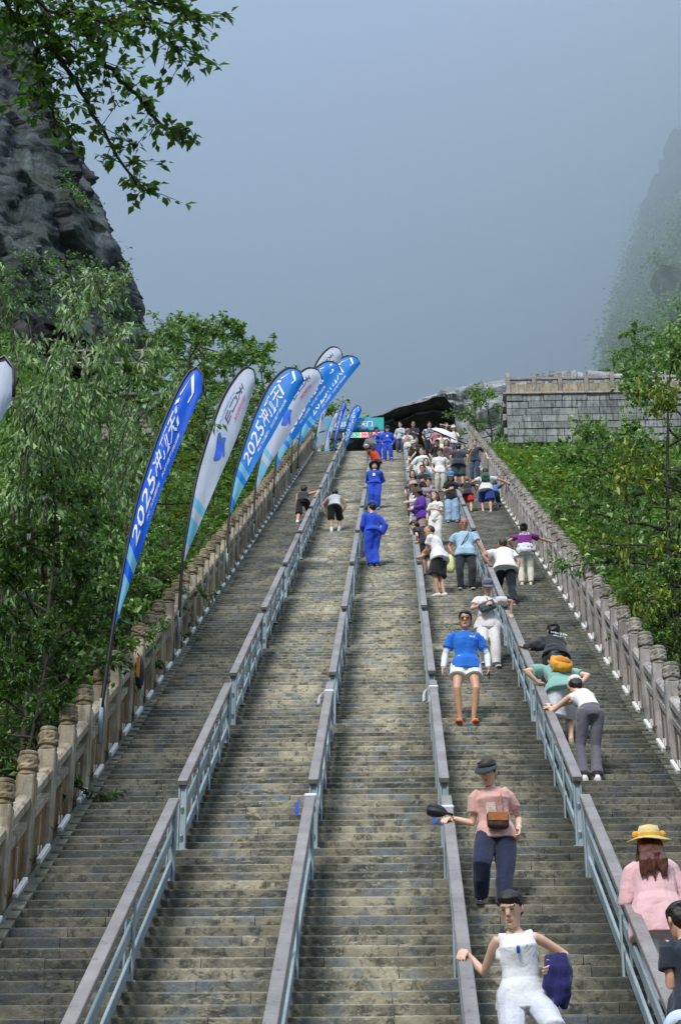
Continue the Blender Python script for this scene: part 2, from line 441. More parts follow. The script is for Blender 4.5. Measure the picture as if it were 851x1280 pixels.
# ================================================================ BALUSTRADES
def cap_prof():
    return [(.078, 0), (.098, .008), (.098, .03), (.086, .038), (.086, .048), (.108, .062), (.112, .095), (.104, .12), (.108, .145), (.112, .175), (.106, .20), (.088, .212), (.096, .222), (.098, .245), (.09, .256), (.0, .262)]
def cap_mesh(mat='cap'):
    mb = MB(); n = 16; rings = []
    for r, z in cap_prof():
        ring = []
        for j in range(n):
            a = 2 * math.pi * j / n; rr = r
            if .06 < z < .205: rr = r + .004 * math.sin(a * 4 + (z * 60)) + .003 * math.sin(a * 8 - z * 90)
            ring.append(Vector((rr * math.cos(a), rr * math.sin(a), z)))
        rings.append(ring)
    mb.loft(rings); me = mb.mesh('post_cap'); me.materials.append(M[mat]); return me
CAPS = {-1: cap_mesh('cap'), 1: cap_mesh('cap_r')}
POST_H = 1.08; SP = 1.045                               # post shaft height, spacing along Y
def balustrade(side):
    X = BAL_L if side < 0 else BAL_R; CAPM = CAPS[side]
    st = M['bal_l'] if side < 0 else M['bal_r']; pm = M['panel'] if side < 0 else M['panel_r']
    y_first = on_plane(20, 943, 1.34).y - 5 * SP if side < 0 else on_plane(782, 776, 1.34).y - 9 * SP
    ys = []; y = y_first
    while y < YTOP - .3: ys.append(y); y += SP
    ys.append(YTOP + .05)
    t = empty('stone_balustrade', (X, ys[0], nose(ys[0]))); B = Vector((X, ys[0], nose(ys[0])))
    W = .19
    shaft = MB().bbox((0, 0, POST_H / 2 - .1), (W, W, POST_H + .2), .014)
    for s_ in (-1, 1): shaft.bbox((s_ * (W / 2 + .001), 0, POST_H * .52), (.014, W * .55, POST_H * .62), .005)
    shm = shaft.mesh('post'); shm.materials.append(st)
    dy = SP; gap = (dy - W) / math.cos(PHI)
    # sloped members, sheared so that their ends stay upright
    def sloped(wd, h0, h1, L, ch=0.0):
        mb = MB(); vs = []
        for yy in (-L / 2, L / 2):
            z0 = yy * TANP
            if ch: pts = [(-wd / 2, h0), (wd / 2, h0), (wd / 2, h1 - ch), (wd / 2 - ch, h1), (-wd / 2 + ch, h1), (-wd / 2, h1 - ch)]
            else: pts = [(-wd / 2, h0), (wd / 2, h0), (wd / 2, h1), (-wd / 2, h1)]
            vs.append([Vector((a, yy, b + z0)) for a, b in pts])
        return mb.loft([vs[1], vs[0]])
    Lr = dy - W + .004
    top = sloped(.15, .82, .94, Lr, .03).mesh('top_rail'); top.materials.append(st)
    mid = sloped(.11, .58, .66, Lr).mesh('mid_rail'); mid.materials.append(st)
    pmb = sloped(.07, .02, .58, Lr)
    pan = pmb.mesh('panel'); pan.materials.append(pm)
    fr = sloped(.10, .10, .50, .05)
    frm = fr.mesh('panel_rib'); frm.materials.append(st)
    lm = MB(); lm.bbox((0, 0, .0), (.05, .56, .095), .008, Matrix.Rotation(PHI, 3, 'X'))
    lm.box((side * .04, .05, .06), (.012, .02, .12)); lm.box((side * .04, -.1, .02), (.012, .02, .1))
    lme = lm.mesh('lamp'); lme.materials.append(M['white'])
    def put(name, me, parent, loc):
        o = bpy.data.objects.new(name, me); COL.objects.link(o); o.parent = parent; o.location = loc; return o
    for k, yy in enumerate(ys):
        j = random.Random(k * 7 + side)
        po = put('post', shm, t, (0, yy - B.y, nose(yy) + .02 + j.uniform(-.012, .012) - B.z)); po.rotation_euler = (j.uniform(-.008, .008), j.uniform(-.008, .008), 0)
        co = put('post_cap', CAPM, po, (0, 0, POST_H)); co.rotation_euler = (0, 0, j.uniform(0, 6))
        if k + 1 < len(ys):
            f = (ys[k + 1] - yy) / SP; ym = (yy + ys[k + 1]) / 2
            for nm, me in (('top_rail', top), ('mid_rail', mid), ('panel', pan)):
                o = put(nm, me, t, (0, ym - B.y, nose(ym) - B.z))
                if abs(f - 1) > .01: o.scale = (1, max(.05, (f * SP - W) / (SP - W)), 1)
            o = put('panel_rib', frm, t, (0, ym - B.y + .12, nose(ym + .12) - B.z))
            if f > .8:
                o = put('lamp', lme, t, (-side * .13, yy + .50 - B.y, nose(yy + .50) + .13 - B.z))
    # level run on the landing
    tl = empty('landing_balustrade', (X, YTOP + .05, ZTOP))
    n = 12
    for k in range(1, n):
        po = put('post', shm, tl, (0, k * 1.2, 0)); put('post_cap', CAPM, po, (0, 0, POST_H))
    for k in range(n - 1):
        MB().bbox((0, 0, .86), (.15, 1.2 - W, .12), .02).build('top_rail', st, tl, loc=(0, k * 1.2 + .6, 0))
        MB().bbox((0, 0, .32), (.07, 1.2 - W, .6), .01).build('panel', pm, tl, loc=(0, k * 1.2 + .6, 0))
    # curb stones under the posts
    cy = Y0; r_ = random.Random(9)
    Lc = 1.5; cm = None
    mb_ = MB(); vs = []
    xi = -side * .20
    for yy in (-Lc / 2 + .004, Lc / 2 - .004):
        pts = [(-.12, -.5), (.12 , -.5), (.12, .10), (-.12, .10)]
        vs.append([Vector((a, yy, b + yy * TANP)) for a, b in pts])
    mb_.loft([vs[1], vs[0]]); cme = mb_.mesh('curb_stone'); cme.materials.append(M['curb'])
    ccx = (CURB_L - X + .02 if side < 0 else CURB_R - X - .02)
    mb2 = MB(); vs = []
    for yy in (-Lc / 2 + .004, Lc / 2 - .004):
        pts = [(-.08, -.5), (.08, -.5), (.08, .045), (-.08, .045)]
        vs.append([Vector((a, yy, b + yy * TANP)) for a, b in pts])
    mb2.loft([vs[1], vs[0]]); gme = mb2.mesh('plinth_stone'); gme.materials.append(M['curb'])
    while cy < YTOP - .2:
        L_ = min(Lc, YTOP - cy); ym = cy + L_ / 2
        o = put('curb_stone', cme, t, (ccx, ym - B.y, nose(ym) + .03 + r_.uniform(-.01, .01) - B.z)); o.scale = (.62, L_ / Lc, 1)
        o = put('plinth_stone', gme, t, (side * .0, ym - B.y, nose(ym) - B.z)); o.scale = (1.5, L_ / Lc, 1)
        cy += Lc
    return t, tl
tL, tlL = balustrade(-1); tR, tlR = balustrade(1)
tag(tL, 'long tan stone balustrade with carved round caps climbing the left side of the stairs', 'balustrade')
tag(tR, 'long grey stone balustrade with carved round caps climbing the right side of the stairs', 'balustrade')
tag(tlL, 'short level stone balustrade on the landing beyond the top of the left one', 'balustrade')
tag(tlR, 'short level stone balustrade on the landing beyond the top of the right one', 'balustrade')
# ================================================================ PEOPLE
TMP = bpy.data.scenes.new('tmp')
def evald(me, mods):
    """apply a list of (type, settings) modifiers to a mesh in a scratch scene"""
    o = bpy.data.objects.new('t', me); TMP.collection.objects.link(o)
    for t, kw in mods:
        m = o.modifiers.new('m', t)
        for k, v in kw.items(): setattr(m, k, v)
    vl = TMP.view_layers[0]; vl.update(); dg = vl.depsgraph
    r = bpy.data.meshes.new_from_object(o.evaluated_get(dg), depsgraph=dg)
    bpy.data.objects.remove(o); bpy.data.meshes.remove(me); return r
def ell(mb, c, r, rot=None, n=12, m=8):
    rings = []; c = Vector(c)
    for i in range(1, m):
        a = math.pi * i / m; z = -math.cos(a); q = math.sin(a); ring = []
        for j in range(n):
            b = 2 * math.pi * j / n; p = Vector((r[0] * q * math.cos(b), r[1] * q * math.sin(b), r[2] * z))
            ring.append((rot @ p if rot is not None else p) + c)
        rings.append(ring)
    return mb.loft(rings)
def limb(mb, pts, rads, up=None, n=12, sq=1.0):
    """smooth tapered limb through joints; rads may be numbers or (a, b) pairs"""
    return mb.tube(pts, rads, n)
def orings(mb, pts, dims, xs, n=16, p=2.3):
    """loft of super-elliptic rings: centre, half (width, depth), width axis"""
    rings = []
    for i, (c, (a, b), X) in enumerate(zip(pts, dims, xs)):
        t = (Vector(pts[min(i + 1, len(pts) - 1)]) - Vector(pts[max(i - 1, 0)])).normalized()
        X = (X - t * X.dot(t)).normalized(); Y = t.cross(X); ring = []
        for j in range(n):
            q = 2 * math.pi * j / n; cq, sq = math.cos(q), math.sin(q)
            u = math.copysign(abs(cq) ** (2 / p), cq); v = math.copysign(abs(sq) ** (2 / p), sq)
            ring.append(Vector(c) + X * (a * u) + Y * (b * v))
        rings.append(ring)
    return mb.loft(rings)
def skin_from(mb, voxel, smooth=2, wr=0.0, wscale=9, dec=None, seed=0, wdir=None):
    mods = [('REMESH', dict(mode='VOXEL', voxel_size=voxel, adaptivity=0)), ('SMOOTH', dict(factor=.5, iterations=smooth))]
    if dec: mods.append(('DECIMATE', dict(ratio=dec)))
    me = evald(mb.mesh('t'), mods)
    if wr:
        me.update(); nv = len(me.vertices); co = np.empty(nv * 3, np.float32); no = np.empty(nv * 3, np.float32)
        me.vertices.foreach_get('co', co); me.vertices.foreach_get('normal', no); co = co.reshape(-1, 3); no = no.reshape(-1, 3)
        q = np.random.RandomState(seed); d = np.zeros(nv)
        # soft cloth folds: a few warped wave trains
        for k in range(7):
            v = q.normal(size=3); v[2] *= .8; v = v / np.linalg.norm(v) * wscale * q.uniform(.8, 2.4)
            wv = q.normal(size=3) * wscale * .5
            d += np.sin(co @ v * 2.2 + 1.6 * np.sin(co @ wv + q.uniform(0, 6)) + q.uniform(0, 6)) / 7
        d = np.clip(d * 2.6, -1, 1); d = np.sign(d) * np.abs(d) ** .75; d = d * .55 + .28
        co += no * (d * wr)[:, None]; me.vertices.foreach_set('co', co.ravel()); me.update()
    me.shade_smooth(); return me
FAB = {}
def fabric(c, rough=.85):
    if c not in FAB:
        m, nt, bs = new_mat('fabric'); tcn = N(nt, 'ShaderNodeTexCoord'); v = tcn.outputs['Object']
        L = lin(c); r = N(nt, 'ShaderNodeValToRGB'); e = r.color_ramp.elements
        e[0].position = .3; e[0].color = tuple(x * .88 for x in L) + (1,); e[1].position = .7; e[1].color = tuple(min(1, x * 1.08) for x in L) + (1,)
        nt.links.new(noise_n(nt, v, 7, 4, .6), r.inputs[0]); nt.links.new(r.outputs[0], bs.inputs['Base Color'])
        bs.inputs['Roughness'].default_value = rough
        try: bs.inputs['Sheen Weight'].default_value = .2
        except Exception: pass
        bump(nt, bs, noise_n(nt, v, 11, 3, .5, 1.2), .020, .5); FAB[c] = m
    return FAB[c]
SKN = {}
def skinm(c):
    if c not in SKN:
        m, nt, bs = new_mat('skin'); tcn = N(nt, 'ShaderNodeTexCoord'); v = tcn.outputs['Object']; L = lin(c)
        r = N(nt, 'ShaderNodeValToRGB'); e = r.color_ramp.elements
        e[0].position = .3; e[0].color = (L[0] * .92, L[1] * .84, L[2] * .8, 1); e[1].position = .7; e[1].color = (*[min(1, x * 1.05) for x in L], 1)
        nt.links.new(noise_n(nt, v, 12, 3, .6), r.inputs[0]); nt.links.new(r.outputs[0], bs.inputs['Base Color'])
        bs.inputs['Roughness'].default_value = .5; bs.inputs['Subsurface Weight'].default_value = .0; SKN[c] = m
    return SKN[c]
def hairm(c='#17130f'):
    k = 'h' + c
    if k not in FAB:
        m, nt, bs = new_mat('hair'); tcn = N(nt, 'ShaderNodeTexCoord'); mp = N(nt, 'ShaderNodeMapping'); mp.inputs['Scale'].default_value = (9, 9, 1.2)
        nt.links.new(tcn.outputs['Object'], mp.inputs[0]); L = lin(c); r = N(nt, 'ShaderNodeValToRGB'); e = r.color_ramp.elements
        e[0].position = .35; e[0].color = tuple(x * .6 for x in L) + (1,); e[1].position = .7; e[1].color = tuple(x * 1.6 for x in L) + (1,)
        f = noise_n(nt, mp.outputs[0], 9, 4, .7); nt.links.new(f, r.inputs[0]); nt.links.new(r.outputs[0], bs.inputs['Base Color'])
        bs.inputs['Roughness'].default_value = .42; bump(nt, bs, f, .01, .7); FAB[k] = m
    return FAB[k]
M['eye'] = simple('eye', '#1a1310', .25, var=.0); M['lip'] = simple('lip', '#a0544a', .5, var=.05)
M['sole'] = simple('shoe_sole', '#dcdcd8', .6)

def ik(a, b, l1, l2, pole):
    d = b - a; D = d.length; Dm = (l1 + l2) * .999
    if D > Dm: b = a + d.normalized() * Dm; D = Dm; d = b - a
    D = max(D, abs(l1 - l2) + .01)
    x = (l1 * l1 - l2 * l2 + D * D) / (2 * D); h = math.sqrt(max(0, l1 * l1 - x * x)); u = d.normalized()
    p = pole - u * pole.dot(u); p = p.normalized() if p.length > 1e-4 else Vector((0, 0, 1))
    return a + u * x + p * h, b
def rotv(v, ax, ang): return Matrix.Rotation(ang, 3, ax) @ v
def person(label, x, y, face=0, h=1.70, w=1.0, fem=False, lean=4, side=0, twist=0, head=(0, 0), feet=None, foot_yaw=0, drop=0.0, poff=(0, 0),
           LH=None, RHd=None, hand='relaxed', top=('shirt', '#ffffff', .5), hem=-.13, loose=.016, bottom=('trousers', '#222', 1.0), ploose=.02, flare=0.0,
           shoes='#222222', hair='short', hairc='#17130f', hat=None, skin='#c08c6c', lod=1, z=None, level=None, seed=0, sleevec=None, group='people on the stairs',
           neckline=.468, elbowL=None, elbowR=None, belly=0.0, extra=None, cat='person', kneeout=0.0, knees=None):
    k = h / 1.72; w = w * .93
    rng = random.Random(seed + int(abs(x * 1000)) + int(y * 77)); sd = rng.randint(0, 99999)
    side += rng.uniform(-3, 3); twist += rng.uniform(-9, 9); poff = (poff[0] + rng.uniform(-.03, .03), poff[1])
    F = Vector((math.sin(R(face)), math.cos(R(face)), 0)); Rt = Vector((math.cos(R(face)), -math.sin(R(face)), 0)); U = Vector((0, 0, 1))
    on_l = level is not None
    base_i = step_i(y)
    def gz(i): return ZTOP if on_l else (nose(Y0 + i * RUN) + RISE)
    if not on_l: y = step_mid(base_i)
    feet = feet or (((-.10 if abs(face) < 90 else .10), 0), ((.10 if abs(face) < 90 else -.10), 0))
    ank = []
    for (dx, di) in feet:                                # world sideways offset, steps up or down (may be fractional)
        i0 = base_i + int(math.floor(di)); yy = (step_mid(i0) if not on_l else y + di * .2)
        ank.append(Vector((x + dx, yy - (.03 if F.y > 0 else -.02) * (0 if on_l else 1), gz(i0) + .085 * k)))
    low = min(a.z for a in ank); LEG1, LEG2 = .425 * k, .405 * k
    px = sum(a.x for a in ank) / 2 + poff[0]; py_ = sum(a.y for a in ank) / 2 + poff[1]
    alow = min(ank, key=lambda a: a.z)
    hd = math.hypot(px - alow.x, py_ - alow.y) * .8
    P = Vector((px, py_, low + math.sqrt(max(.04, (.985 * (LEG1 + LEG2)) ** 2 - hd * hd)) - drop))
    S = (U * math.cos(R(lean)) + F * math.sin(R(lean))); S = rotv(S, F, R(side)).normalized()
    Rh = Rt.copy()
    Rc = rotv(rotv(Rt, F, R(side) * .8), S, -R(twist)); Fc = Rc.cross(S) * -1; Fc = S.cross(Rc)
    if Fc.dot(F) < 0: Fc = -Fc
    S0 = (U * math.cos(R(lean * .45)) + F * math.sin(R(lean * .45))); S0 = rotv(S0, F, R(side * .5))
    wst = P + S0 * .16 * k; chest = wst + (S0 * .3 + S * .7).normalized() * .18 * k; N_ = chest + S * .16 * k
    def sp(t):                                           # spine point at height t (units of k) above the hip joints
        t = t / 1.0
        if t < .16: return P + S0 * t * k
        if t < .34: return wst + (chest - wst) * ((t - .16) / .18)
        return chest + S * (t - .34) * k
    def sx_(t): return (Rh * max(0, 1 - max(0, t) / .4) + Rc * min(1, max(0, t) / .4)).normalized()
    sw = (.162 if fem else .182) * k * (1 + (w - 1) * .5); hw = .088 * k
    hips = [P - Rh * hw, P + Rh * hw]; shl = [N_ - S * .075 * k - Rc * sw * .95, N_ - S * .075 * k + Rc * sw * .95]
    # legs
    legs = []
    for s_, (hp, an) in enumerate(zip(hips, ank)):
        sg = -1 if s_ == 0 else 1
        pole = F + Rt * sg * (.12 + kneeout)
        kn, a2 = ik(hp, an, LEG1, LEG2, pole); legs.append((hp, kn, a2))
    # arms
    A1, A2 = .285 * k, .25 * k; arms = []
    defaults = {'down': lambda sg: (sg * .215, .05 + .03 * sg, -.03), 'front': lambda sg: (sg * .05, .28, .12), 'hip': lambda sg: (sg * .2, .02, .12),
                'chest': lambda sg: (sg * .06, .22, .3), 'back': lambda sg: (sg * .06, -.16, .06), 'knee': lambda sg: (sg * .16, .32, -.28), 'face': lambda sg: (sg * .07, .2, .56), 'up': lambda sg: (sg * .25, .2, .75)}
    for s_, (hs, tg, elb) in enumerate(((shl[0], LH, elbowL), (shl[1], RHd, elbowR))):
        sg = -1 if s_ == 0 else 1
        if tg is None: tg = 'down'
        rail = False
        if isinstance(tg, str): q = defaults[tg](sg); T = P + (Rt * q[0] + F * q[1] + U * q[2]) * k
        elif tg[0] == 'rail':
            yy = y + tg[2]; rx = RAIL_X[tg[1]] if isinstance(tg[1], int) else tg[1]
            T = Vector((rx, yy, nose(yy) + (RH if isinstance(tg[1], int) else 0.98) + .035)); rail = True
        elif tg[0] == 'w': T = Vector(tg[1])
        else: T = P + (Rt * tg[0] + F * tg[1] + U * tg[2]) * k
        pole = Rc * sg * .5 - Fc * .6 - U * .35 if elb is None else (Rt * elb[0] + F * elb[1] + U * elb[2])
        el, wr_ = ik(hs, T, A1, A2, pole)
        arms.append((hs, el, wr_, rail))
    # ---- body, one continuous surface
    fe = 1 if fem else 0
    vox = {2: .0054, 1: .0098, 0: .0140}[lod]
    B = MB(); W = w
    prof = [(-.085, .075, .07), (-.05, .138 + .008 * fe, .10), (.0, .148 + .012 * fe, .110), (.06, .142 + .004 * fe, .104), (.13, .130 - .014 * fe, .092), (.2, .136 - .015 * fe, .096), (.28, .152 - .012 * fe, .108),
            (.36, .160 - .014 * fe, .106), (.41, .142 - .012 * fe, .088), (.445, .108, .074), (.475, .072, .06), (.50, .055, .052)]
    orings(B, [sp(t) + Fc * (belly * math.exp(-((t - .1) / .12) ** 2)) for t, a, b in prof], [(a * k * W, b * k * (W ** .7) * (1 + belly * 2 * math.exp(-((t - .1) / .12) ** 2))) for t, a, b in prof], [sx_(t) for t, a, b in prof])
    if fem:
        for sg in (-1, 1): ell(B, sp(.335) + Rc * sg * .065 * k + Fc * .075 * k * W, (.055 * k, .05 * k, .055 * k), n=10, m=7)
    hy, hp_ = head
    Hd = rotv(Fc * .6 + F * .4, U, -R(hy)); Hd.z *= .35; Hd.normalize(); HR = Hd.cross(U).normalized(); Hd = rotv(Hd, HR, R(hp_)).normalized(); HU = HR.cross(Hd).normalized()
    neckd = (S + U * .6).normalized(); NB = sp(.47)
    HC = NB + neckd * .085 * k + HU * .10 * k + Hd * .018 * k
    HM = Matrix((HR, Hd, HU)).transposed()               # head frame: x right, y forward, z up
    kh = k * 1.08
    def hpnt(a, b, c): return HC + HM @ Vector((a * kh, b * kh, c * kh))
    B.tube([NB - S * .02 * k, NB + neckd * .05 * k, hpnt(0, -.012, -.05)], [.058 * k * W, .05 * k * W, .052 * k], 12)
    hr = [(-.116, .020, .070, .018), (-.106, .036, .060, .034), (-.085, .050, .040, .056), (-.055, .061, .020, .076), (-.02, .068, .010, .088), (.02, .073, .002, .097), (.055, .073, -.004, .098), (.085, .060, -.010, .082), (.105, .038, -.012, .055), (.116, .015, -.012, .022)]
    orings(B, [hpnt(0, cy, z_) for z_, a, cy, b in hr], [(a * kh, b * kh) for z_, a, cy, b in hr], [HR for _ in hr], n=18, p=2.15)
    # nose, ears, brow, chin, cheeks
    B.loft([[hpnt(-.008, .094, .018), hpnt(.008, .094, .018), hpnt(.006, .08, .03), hpnt(-.006, .08, .03)],
            [hpnt(-.013, .108, -.012), hpnt(.013, .108, -.012), hpnt(.01, .08, -.01), hpnt(-.01, .08, -.01)],
            [hpnt(-.017, .112, -.030), hpnt(.017, .112, -.030), hpnt(.014, .075, -.034), hpnt(-.014, .075, -.034)]])
    for sg in (-1, 1): ell(B, hpnt(sg * .078, -.008, -.008), (.010 * kh, .018 * kh, .030 * kh), HM, 8, 6)
    ell(B, hpnt(0, .088, -.062), (.024 * kh, .014 * kh, .012 * kh), HM, 8, 6)
    ell(B, hpnt(0, .080, -.098), (.022 * kh, .018 * kh, .016 * kh), HM, 8, 6)
    ell(B, hpnt(0, .088, .030), (.052 * kh, .012 * kh, .010 * kh), HM, 10, 6)
    for s_, (hp2, kn, an) in enumerate(legs):
        d1 = kn - hp2; d2 = an - kn; th = .5 + .5 * W
        back = -(F - U * F.dot(U)); cal = (back - d2.normalized() * back.dot(d2.normalized())) * .012 * k
        B.tube([hp2 + d1 * -.05, hp2 + d1 * .12, hp2 + d1 * .4, hp2 + d1 * .75, kn, kn + d2 * .1, kn + d2 * .28 + cal, kn + d2 * .5 + cal * .6, kn + d2 * .8, an],
               [r * k * th for r in (.075, .086, .078, .062, .053, .048, .055, .047, .035, .034)], 12)
    toe = []
    for s_, (hp2, kn, an) in enumerate(legs):
        sg = -1 if s_ == 0 else 1; fd = rotv(F, U, -R(sg * 9 + foot_yaw)); B.tube([an - fd * .03 * k - U * .03 * k, an + fd * .05 * k - U * .045 * k, an + fd * .13 * k - U * .058 * k, an + fd * .17 * k - U * .062 * k], [.034 * k, .036 * k, .028 * k, .018 * k], 10); toe.append(fd)
    fing = MB()
    for s_, (hs, el, wr_, rail) in enumerate(arms):
        sg = -1 if s_ == 0 else 1; d1 = el - hs; d2 = wr_ - el; fw = (.6 + .4 * W) * .93
        B.tube([hs - Rc * sg * .06 * k - S * .02 * k, hs - S * .003 * k, hs + d1 * .2, hs + d1 * .5, hs + d1 * .85, el, el + d2 * .2, el + d2 * .5, el + d2 * .85, wr_],
               [r * k * fw * (1 - .08 * fe) for r in (.035, .048, .049, .044, .038, .037, .041, .036, .027, .025)], 12)
        D = d2.normalized()
        if rail:
            tdir = Vector((0, math.cos(PHI), math.sin(PHI))) * (1 if F.y > -.2 else -1) + Vector((D.x * .5, 0, 0)); D = tdir.normalized(); PN = Vector((0, -math.sin(PHI), math.cos(PHI))) * -1
        else:
            PN = -Rc * sg; PN = PN - D * PN.dot(D)
            if PN.length < .3: PN = -U - D * (-U).dot(D)
        PN.normalize(); TH = D.cross(PN)
        ref = F if not rail else -Rt * sg
        if TH.dot(ref) < 0: TH = -TH
        if lod >= 1: FB = B
        else: FB = fing
        pc = wr_ + D * .04 * k
        B.loft([[wr_ + TH * a * k + PN * b * k for a, b in ((-.026, -.018), (.026, -.018), (.026, .018), (-.026, .018))],
                [wr_ + D * .05 * k + TH * a * k + PN * b * k for a, b in ((-.038, -.014), (.040, -.014), (.040, .016), (-.038, .016))],
                [wr_ + D * .092 * k + TH * a * k + PN * b * k for a, b in ((-.037, -.010), (.037, -.010), (.037, .012), (-.037, .012))]])
        cu = {'relaxed': .38, 'grip': 1.0, 'flat': .12}[hand if not rail else ('flat' if lod < 1 else 'relaxed')]
        fr = .0088 * k if lod == 2 else .0098 * k
        for fi, (off, ln) in enumerate(((.029, .072), (.0095, .08), (-.0105, .075), (-.030, .058))):
            p0 = wr_ + (D * .085 + TH * off) * k; pts = [p0]; ang = cu * .5; dd = D
            for sgm in (.42, .32, .26):
                dd = (D * math.cos(ang) + PN * math.sin(ang) + TH * off * 1.4).normalized(); pts.append(pts[-1] + dd * ln * sgm * k); ang += cu * rng.uniform(.8, 1.1)
            FB.tube(pts, [fr * 1.05, fr, fr * .92, fr * .75], 6)
        tp = wr_ + D * .025 * k + TH * .026 * k; td = (D * .55 + TH * .75 + PN * .35).normalized()
        FB.tube([tp, tp + td * .036 * k, tp + (td * .036 + (td + D * .5).normalized() * .03) * k], [fr * 1.35, fr * 1.15, fr * .8], 6)
    O = Vector((P.x, P.y, low - .085 * k))
    root = empty('person', O); tag(root, label, cat, group)
    def place(o): o.location = -O
    me = skin_from(B, vox, 2 if lod else 1, dec=.22 if lod == 2 else (.38 if lod == 1 else .4))
    if lod == 0 and fing.v:
        bm = bmesh.new(); bm.from_mesh(me); fm = fing.mesh('f'); bm.from_mesh(fm); bm.to_mesh(me); bm.free(); bpy.data.meshes.remove(fm); me.shade_smooth()
    sk = skinm(skin); place(link('body', me, sk, root))
    gv = {2: .008, 1: .012, 0: .018}[lod]; gd = {2: .45, 1: .5, 0: .5}[lod]
    # ---- top garment
    if top:
        nm, colr, sl = top[:3]; T_ = MB(); lo = loose * k
        tt = [hem, max(hem + .03, -.05), .0, .06, .13, .2, .28, .36, .42, neckline]
        tt = [t for t in tt if t >= hem]; pd = []
        for t in tt:
            a = np.interp(t, [q[0] for q in prof], [q[1] for q in prof]); b = np.interp(t, [q[0] for q in prof], [q[2] for q in prof])
            if t < .08: g_ = min(1, max(0, (.05 - t) / .12)); a, b = max(a, .150 + ploose * .55 + .036 * g_), max(b, .114 + ploose * .65 + .012 * g_)
            a = max(a, .136 * (1.0 if t < .3 else .9)) if t < .38 else a
            fl = (1 + (.13 if nm == 'sleeveless_top' else .05) * max(0, (.10 - t) / .2)) if nm != 'crop_top' else 1
            bb = belly * 2 * math.exp(-((t - .1) / .14) ** 2)
            pd.append(((a * k * W + lo) * fl, (b * k * W ** .7 * (1 + bb) + lo) * fl + (.018 * k * fe if .28 < t < .4 else 0)))
        orings(T_, [sp(t) + Fc * (belly * math.exp(-((t - .1) / .12) ** 2)) + (Fc * .012 * k * fe if .28 < t < .4 else Vector()) for t in tt], pd, [sx_(t) for t in tt], n=20)
        for s_, (hs, el, wr_, rail) in enumerate(arms):
            sg = -1 if s_ == 0 else 1; d1 = el - hs; d2 = wr_ - el
            if sl <= .05:
                T_.tube([sp(.40) + Rc * sg * .05 * k, sp(.425) + Rc * sg * .09 * k, hs + S * .012 * k - Rc * sg * .012 * k], [.05 * k, .047 * k, .044 * k], 10); T_.tube([sp(.30) + Rc * sg * .09 * k, hs - S * .05 * k - Rc * sg * .035 * k], [.07 * k, .045 * k], 10)
                continue
            else:
                pts = [hs - Rc * sg * .075 * k - S * .022 * k, hs - Rc * sg * .012 * k - S * .004 * k, hs + d1 * .12, hs + d1 * .32]; rr = [.036, .050, .055, .056]
                if sl <= .6: pts.append(hs + d1 * (sl * 1.25)); rr.append(.060)
                else: pts += [hs + d1 * .7, el, el + d2 * .35, el + d2 * (.9 if sl >= 1 else .3)]; rr += [.053, .050, .048, .040]
                T_.tube(pts, [(r * k * (.7 + .3 * W) + lo * .45) for r in rr], 12)
        me = skin_from(T_, gv, 2, wr=(.015 if loose > .012 else .005) * k, dec=gd, seed=sd)
        place(link(nm, me, fabric(colr) if not isinstance(colr, bpy.types.Material) else colr, root))
        if sleevec:                                      # arm sleeves worn under the shirt
            for s_, (hs, el, wr_, rail) in enumerate(arms):
                SB = MB(); d1 = el - hs; d2 = wr_ - el
                SB.tube([hs + d1 * .4, hs + d1 * .8, el, el + d2 * .3, el + d2 * .96], [r * k * (.6 + .4 * W) + .005 for r in (.046, .041, .039, .042, .028)], 12)
                place(link('arm_sleeve', skin_from(SB, gv, 1, wr=.003), fabric(sleevec), root))

    # ---- bottom garment
    if bottom:
        nm, colr, ln = bottom[:3]; T_ = MB(); lo = ploose * k
        if nm in ('skirt', 'dress'):
            L = ln * .8 * k; mid = (legs[0][2] + legs[1][2]) / 2; dn = (mid - P).normalized()
            pts = [sp(.12), sp(.02), P + dn * L * .4, P + dn * L * .75, P + dn * L]
            orings(T_, pts, [(.14 * k * W, .11 * k), (.18 * k * W, .14 * k), (.20 * k, .17 * k), (.22 * k + flare, .19 * k + flare), (.25 * k + flare, .21 * k + flare)], [Rt] * 5, n=20)
        else:
            tt = [-.10, -.05, .0, .06, .105]
            orings(T_, [sp(t) + (Fc * belly * .7 if t > 0 else Vector()) for t in tt], [(a * k * W + lo * .7, b * k * W ** .7 + lo * .7) for a, b in ((.09, .085), (.147, .112), (.154, .117), (.148, .108), (.142, .100))], [sx_(t) for t in tt], n=20)
            for s_, (hp2, kn, an) in enumerate(legs):
                d1 = kn - hp2; d2 = an - kn; th = .5 + .5 * W
                if ln <= .5:
                    f = ln * 2
                    T_.tube([hp2 + d1 * -.08, hp2 + d1 * .1, hp2 + d1 * f * .6, hp2 + d1 * f], [(.08 * th) * k + lo, (.092 * th) * k + lo, (.086 * th) * k + lo * 1.3, (.082 * th) * k + lo * 1.6], 12)
                else:
                    f = (ln - .5) * 2 * .94
                    T_.tube([hp2 + d1 * -.08, hp2 + d1 * .1, hp2 + d1 * .5, kn, kn + d2 * f * .4, kn + d2 * f * .75, kn + d2 * f],
                            [.08 * k * th + lo, .092 * k * th + lo, .078 * k * th + lo, .060 * k * th + lo, .057 * k + lo, .046 * k + lo + flare * .5, .042 * k + lo + flare], 12)
        me = skin_from(T_, gv, 2, wr=.012 * k if ploose > .008 else .004, dec=gd, seed=sd + 5)
        place(link(nm, me, fabric(colr), root))
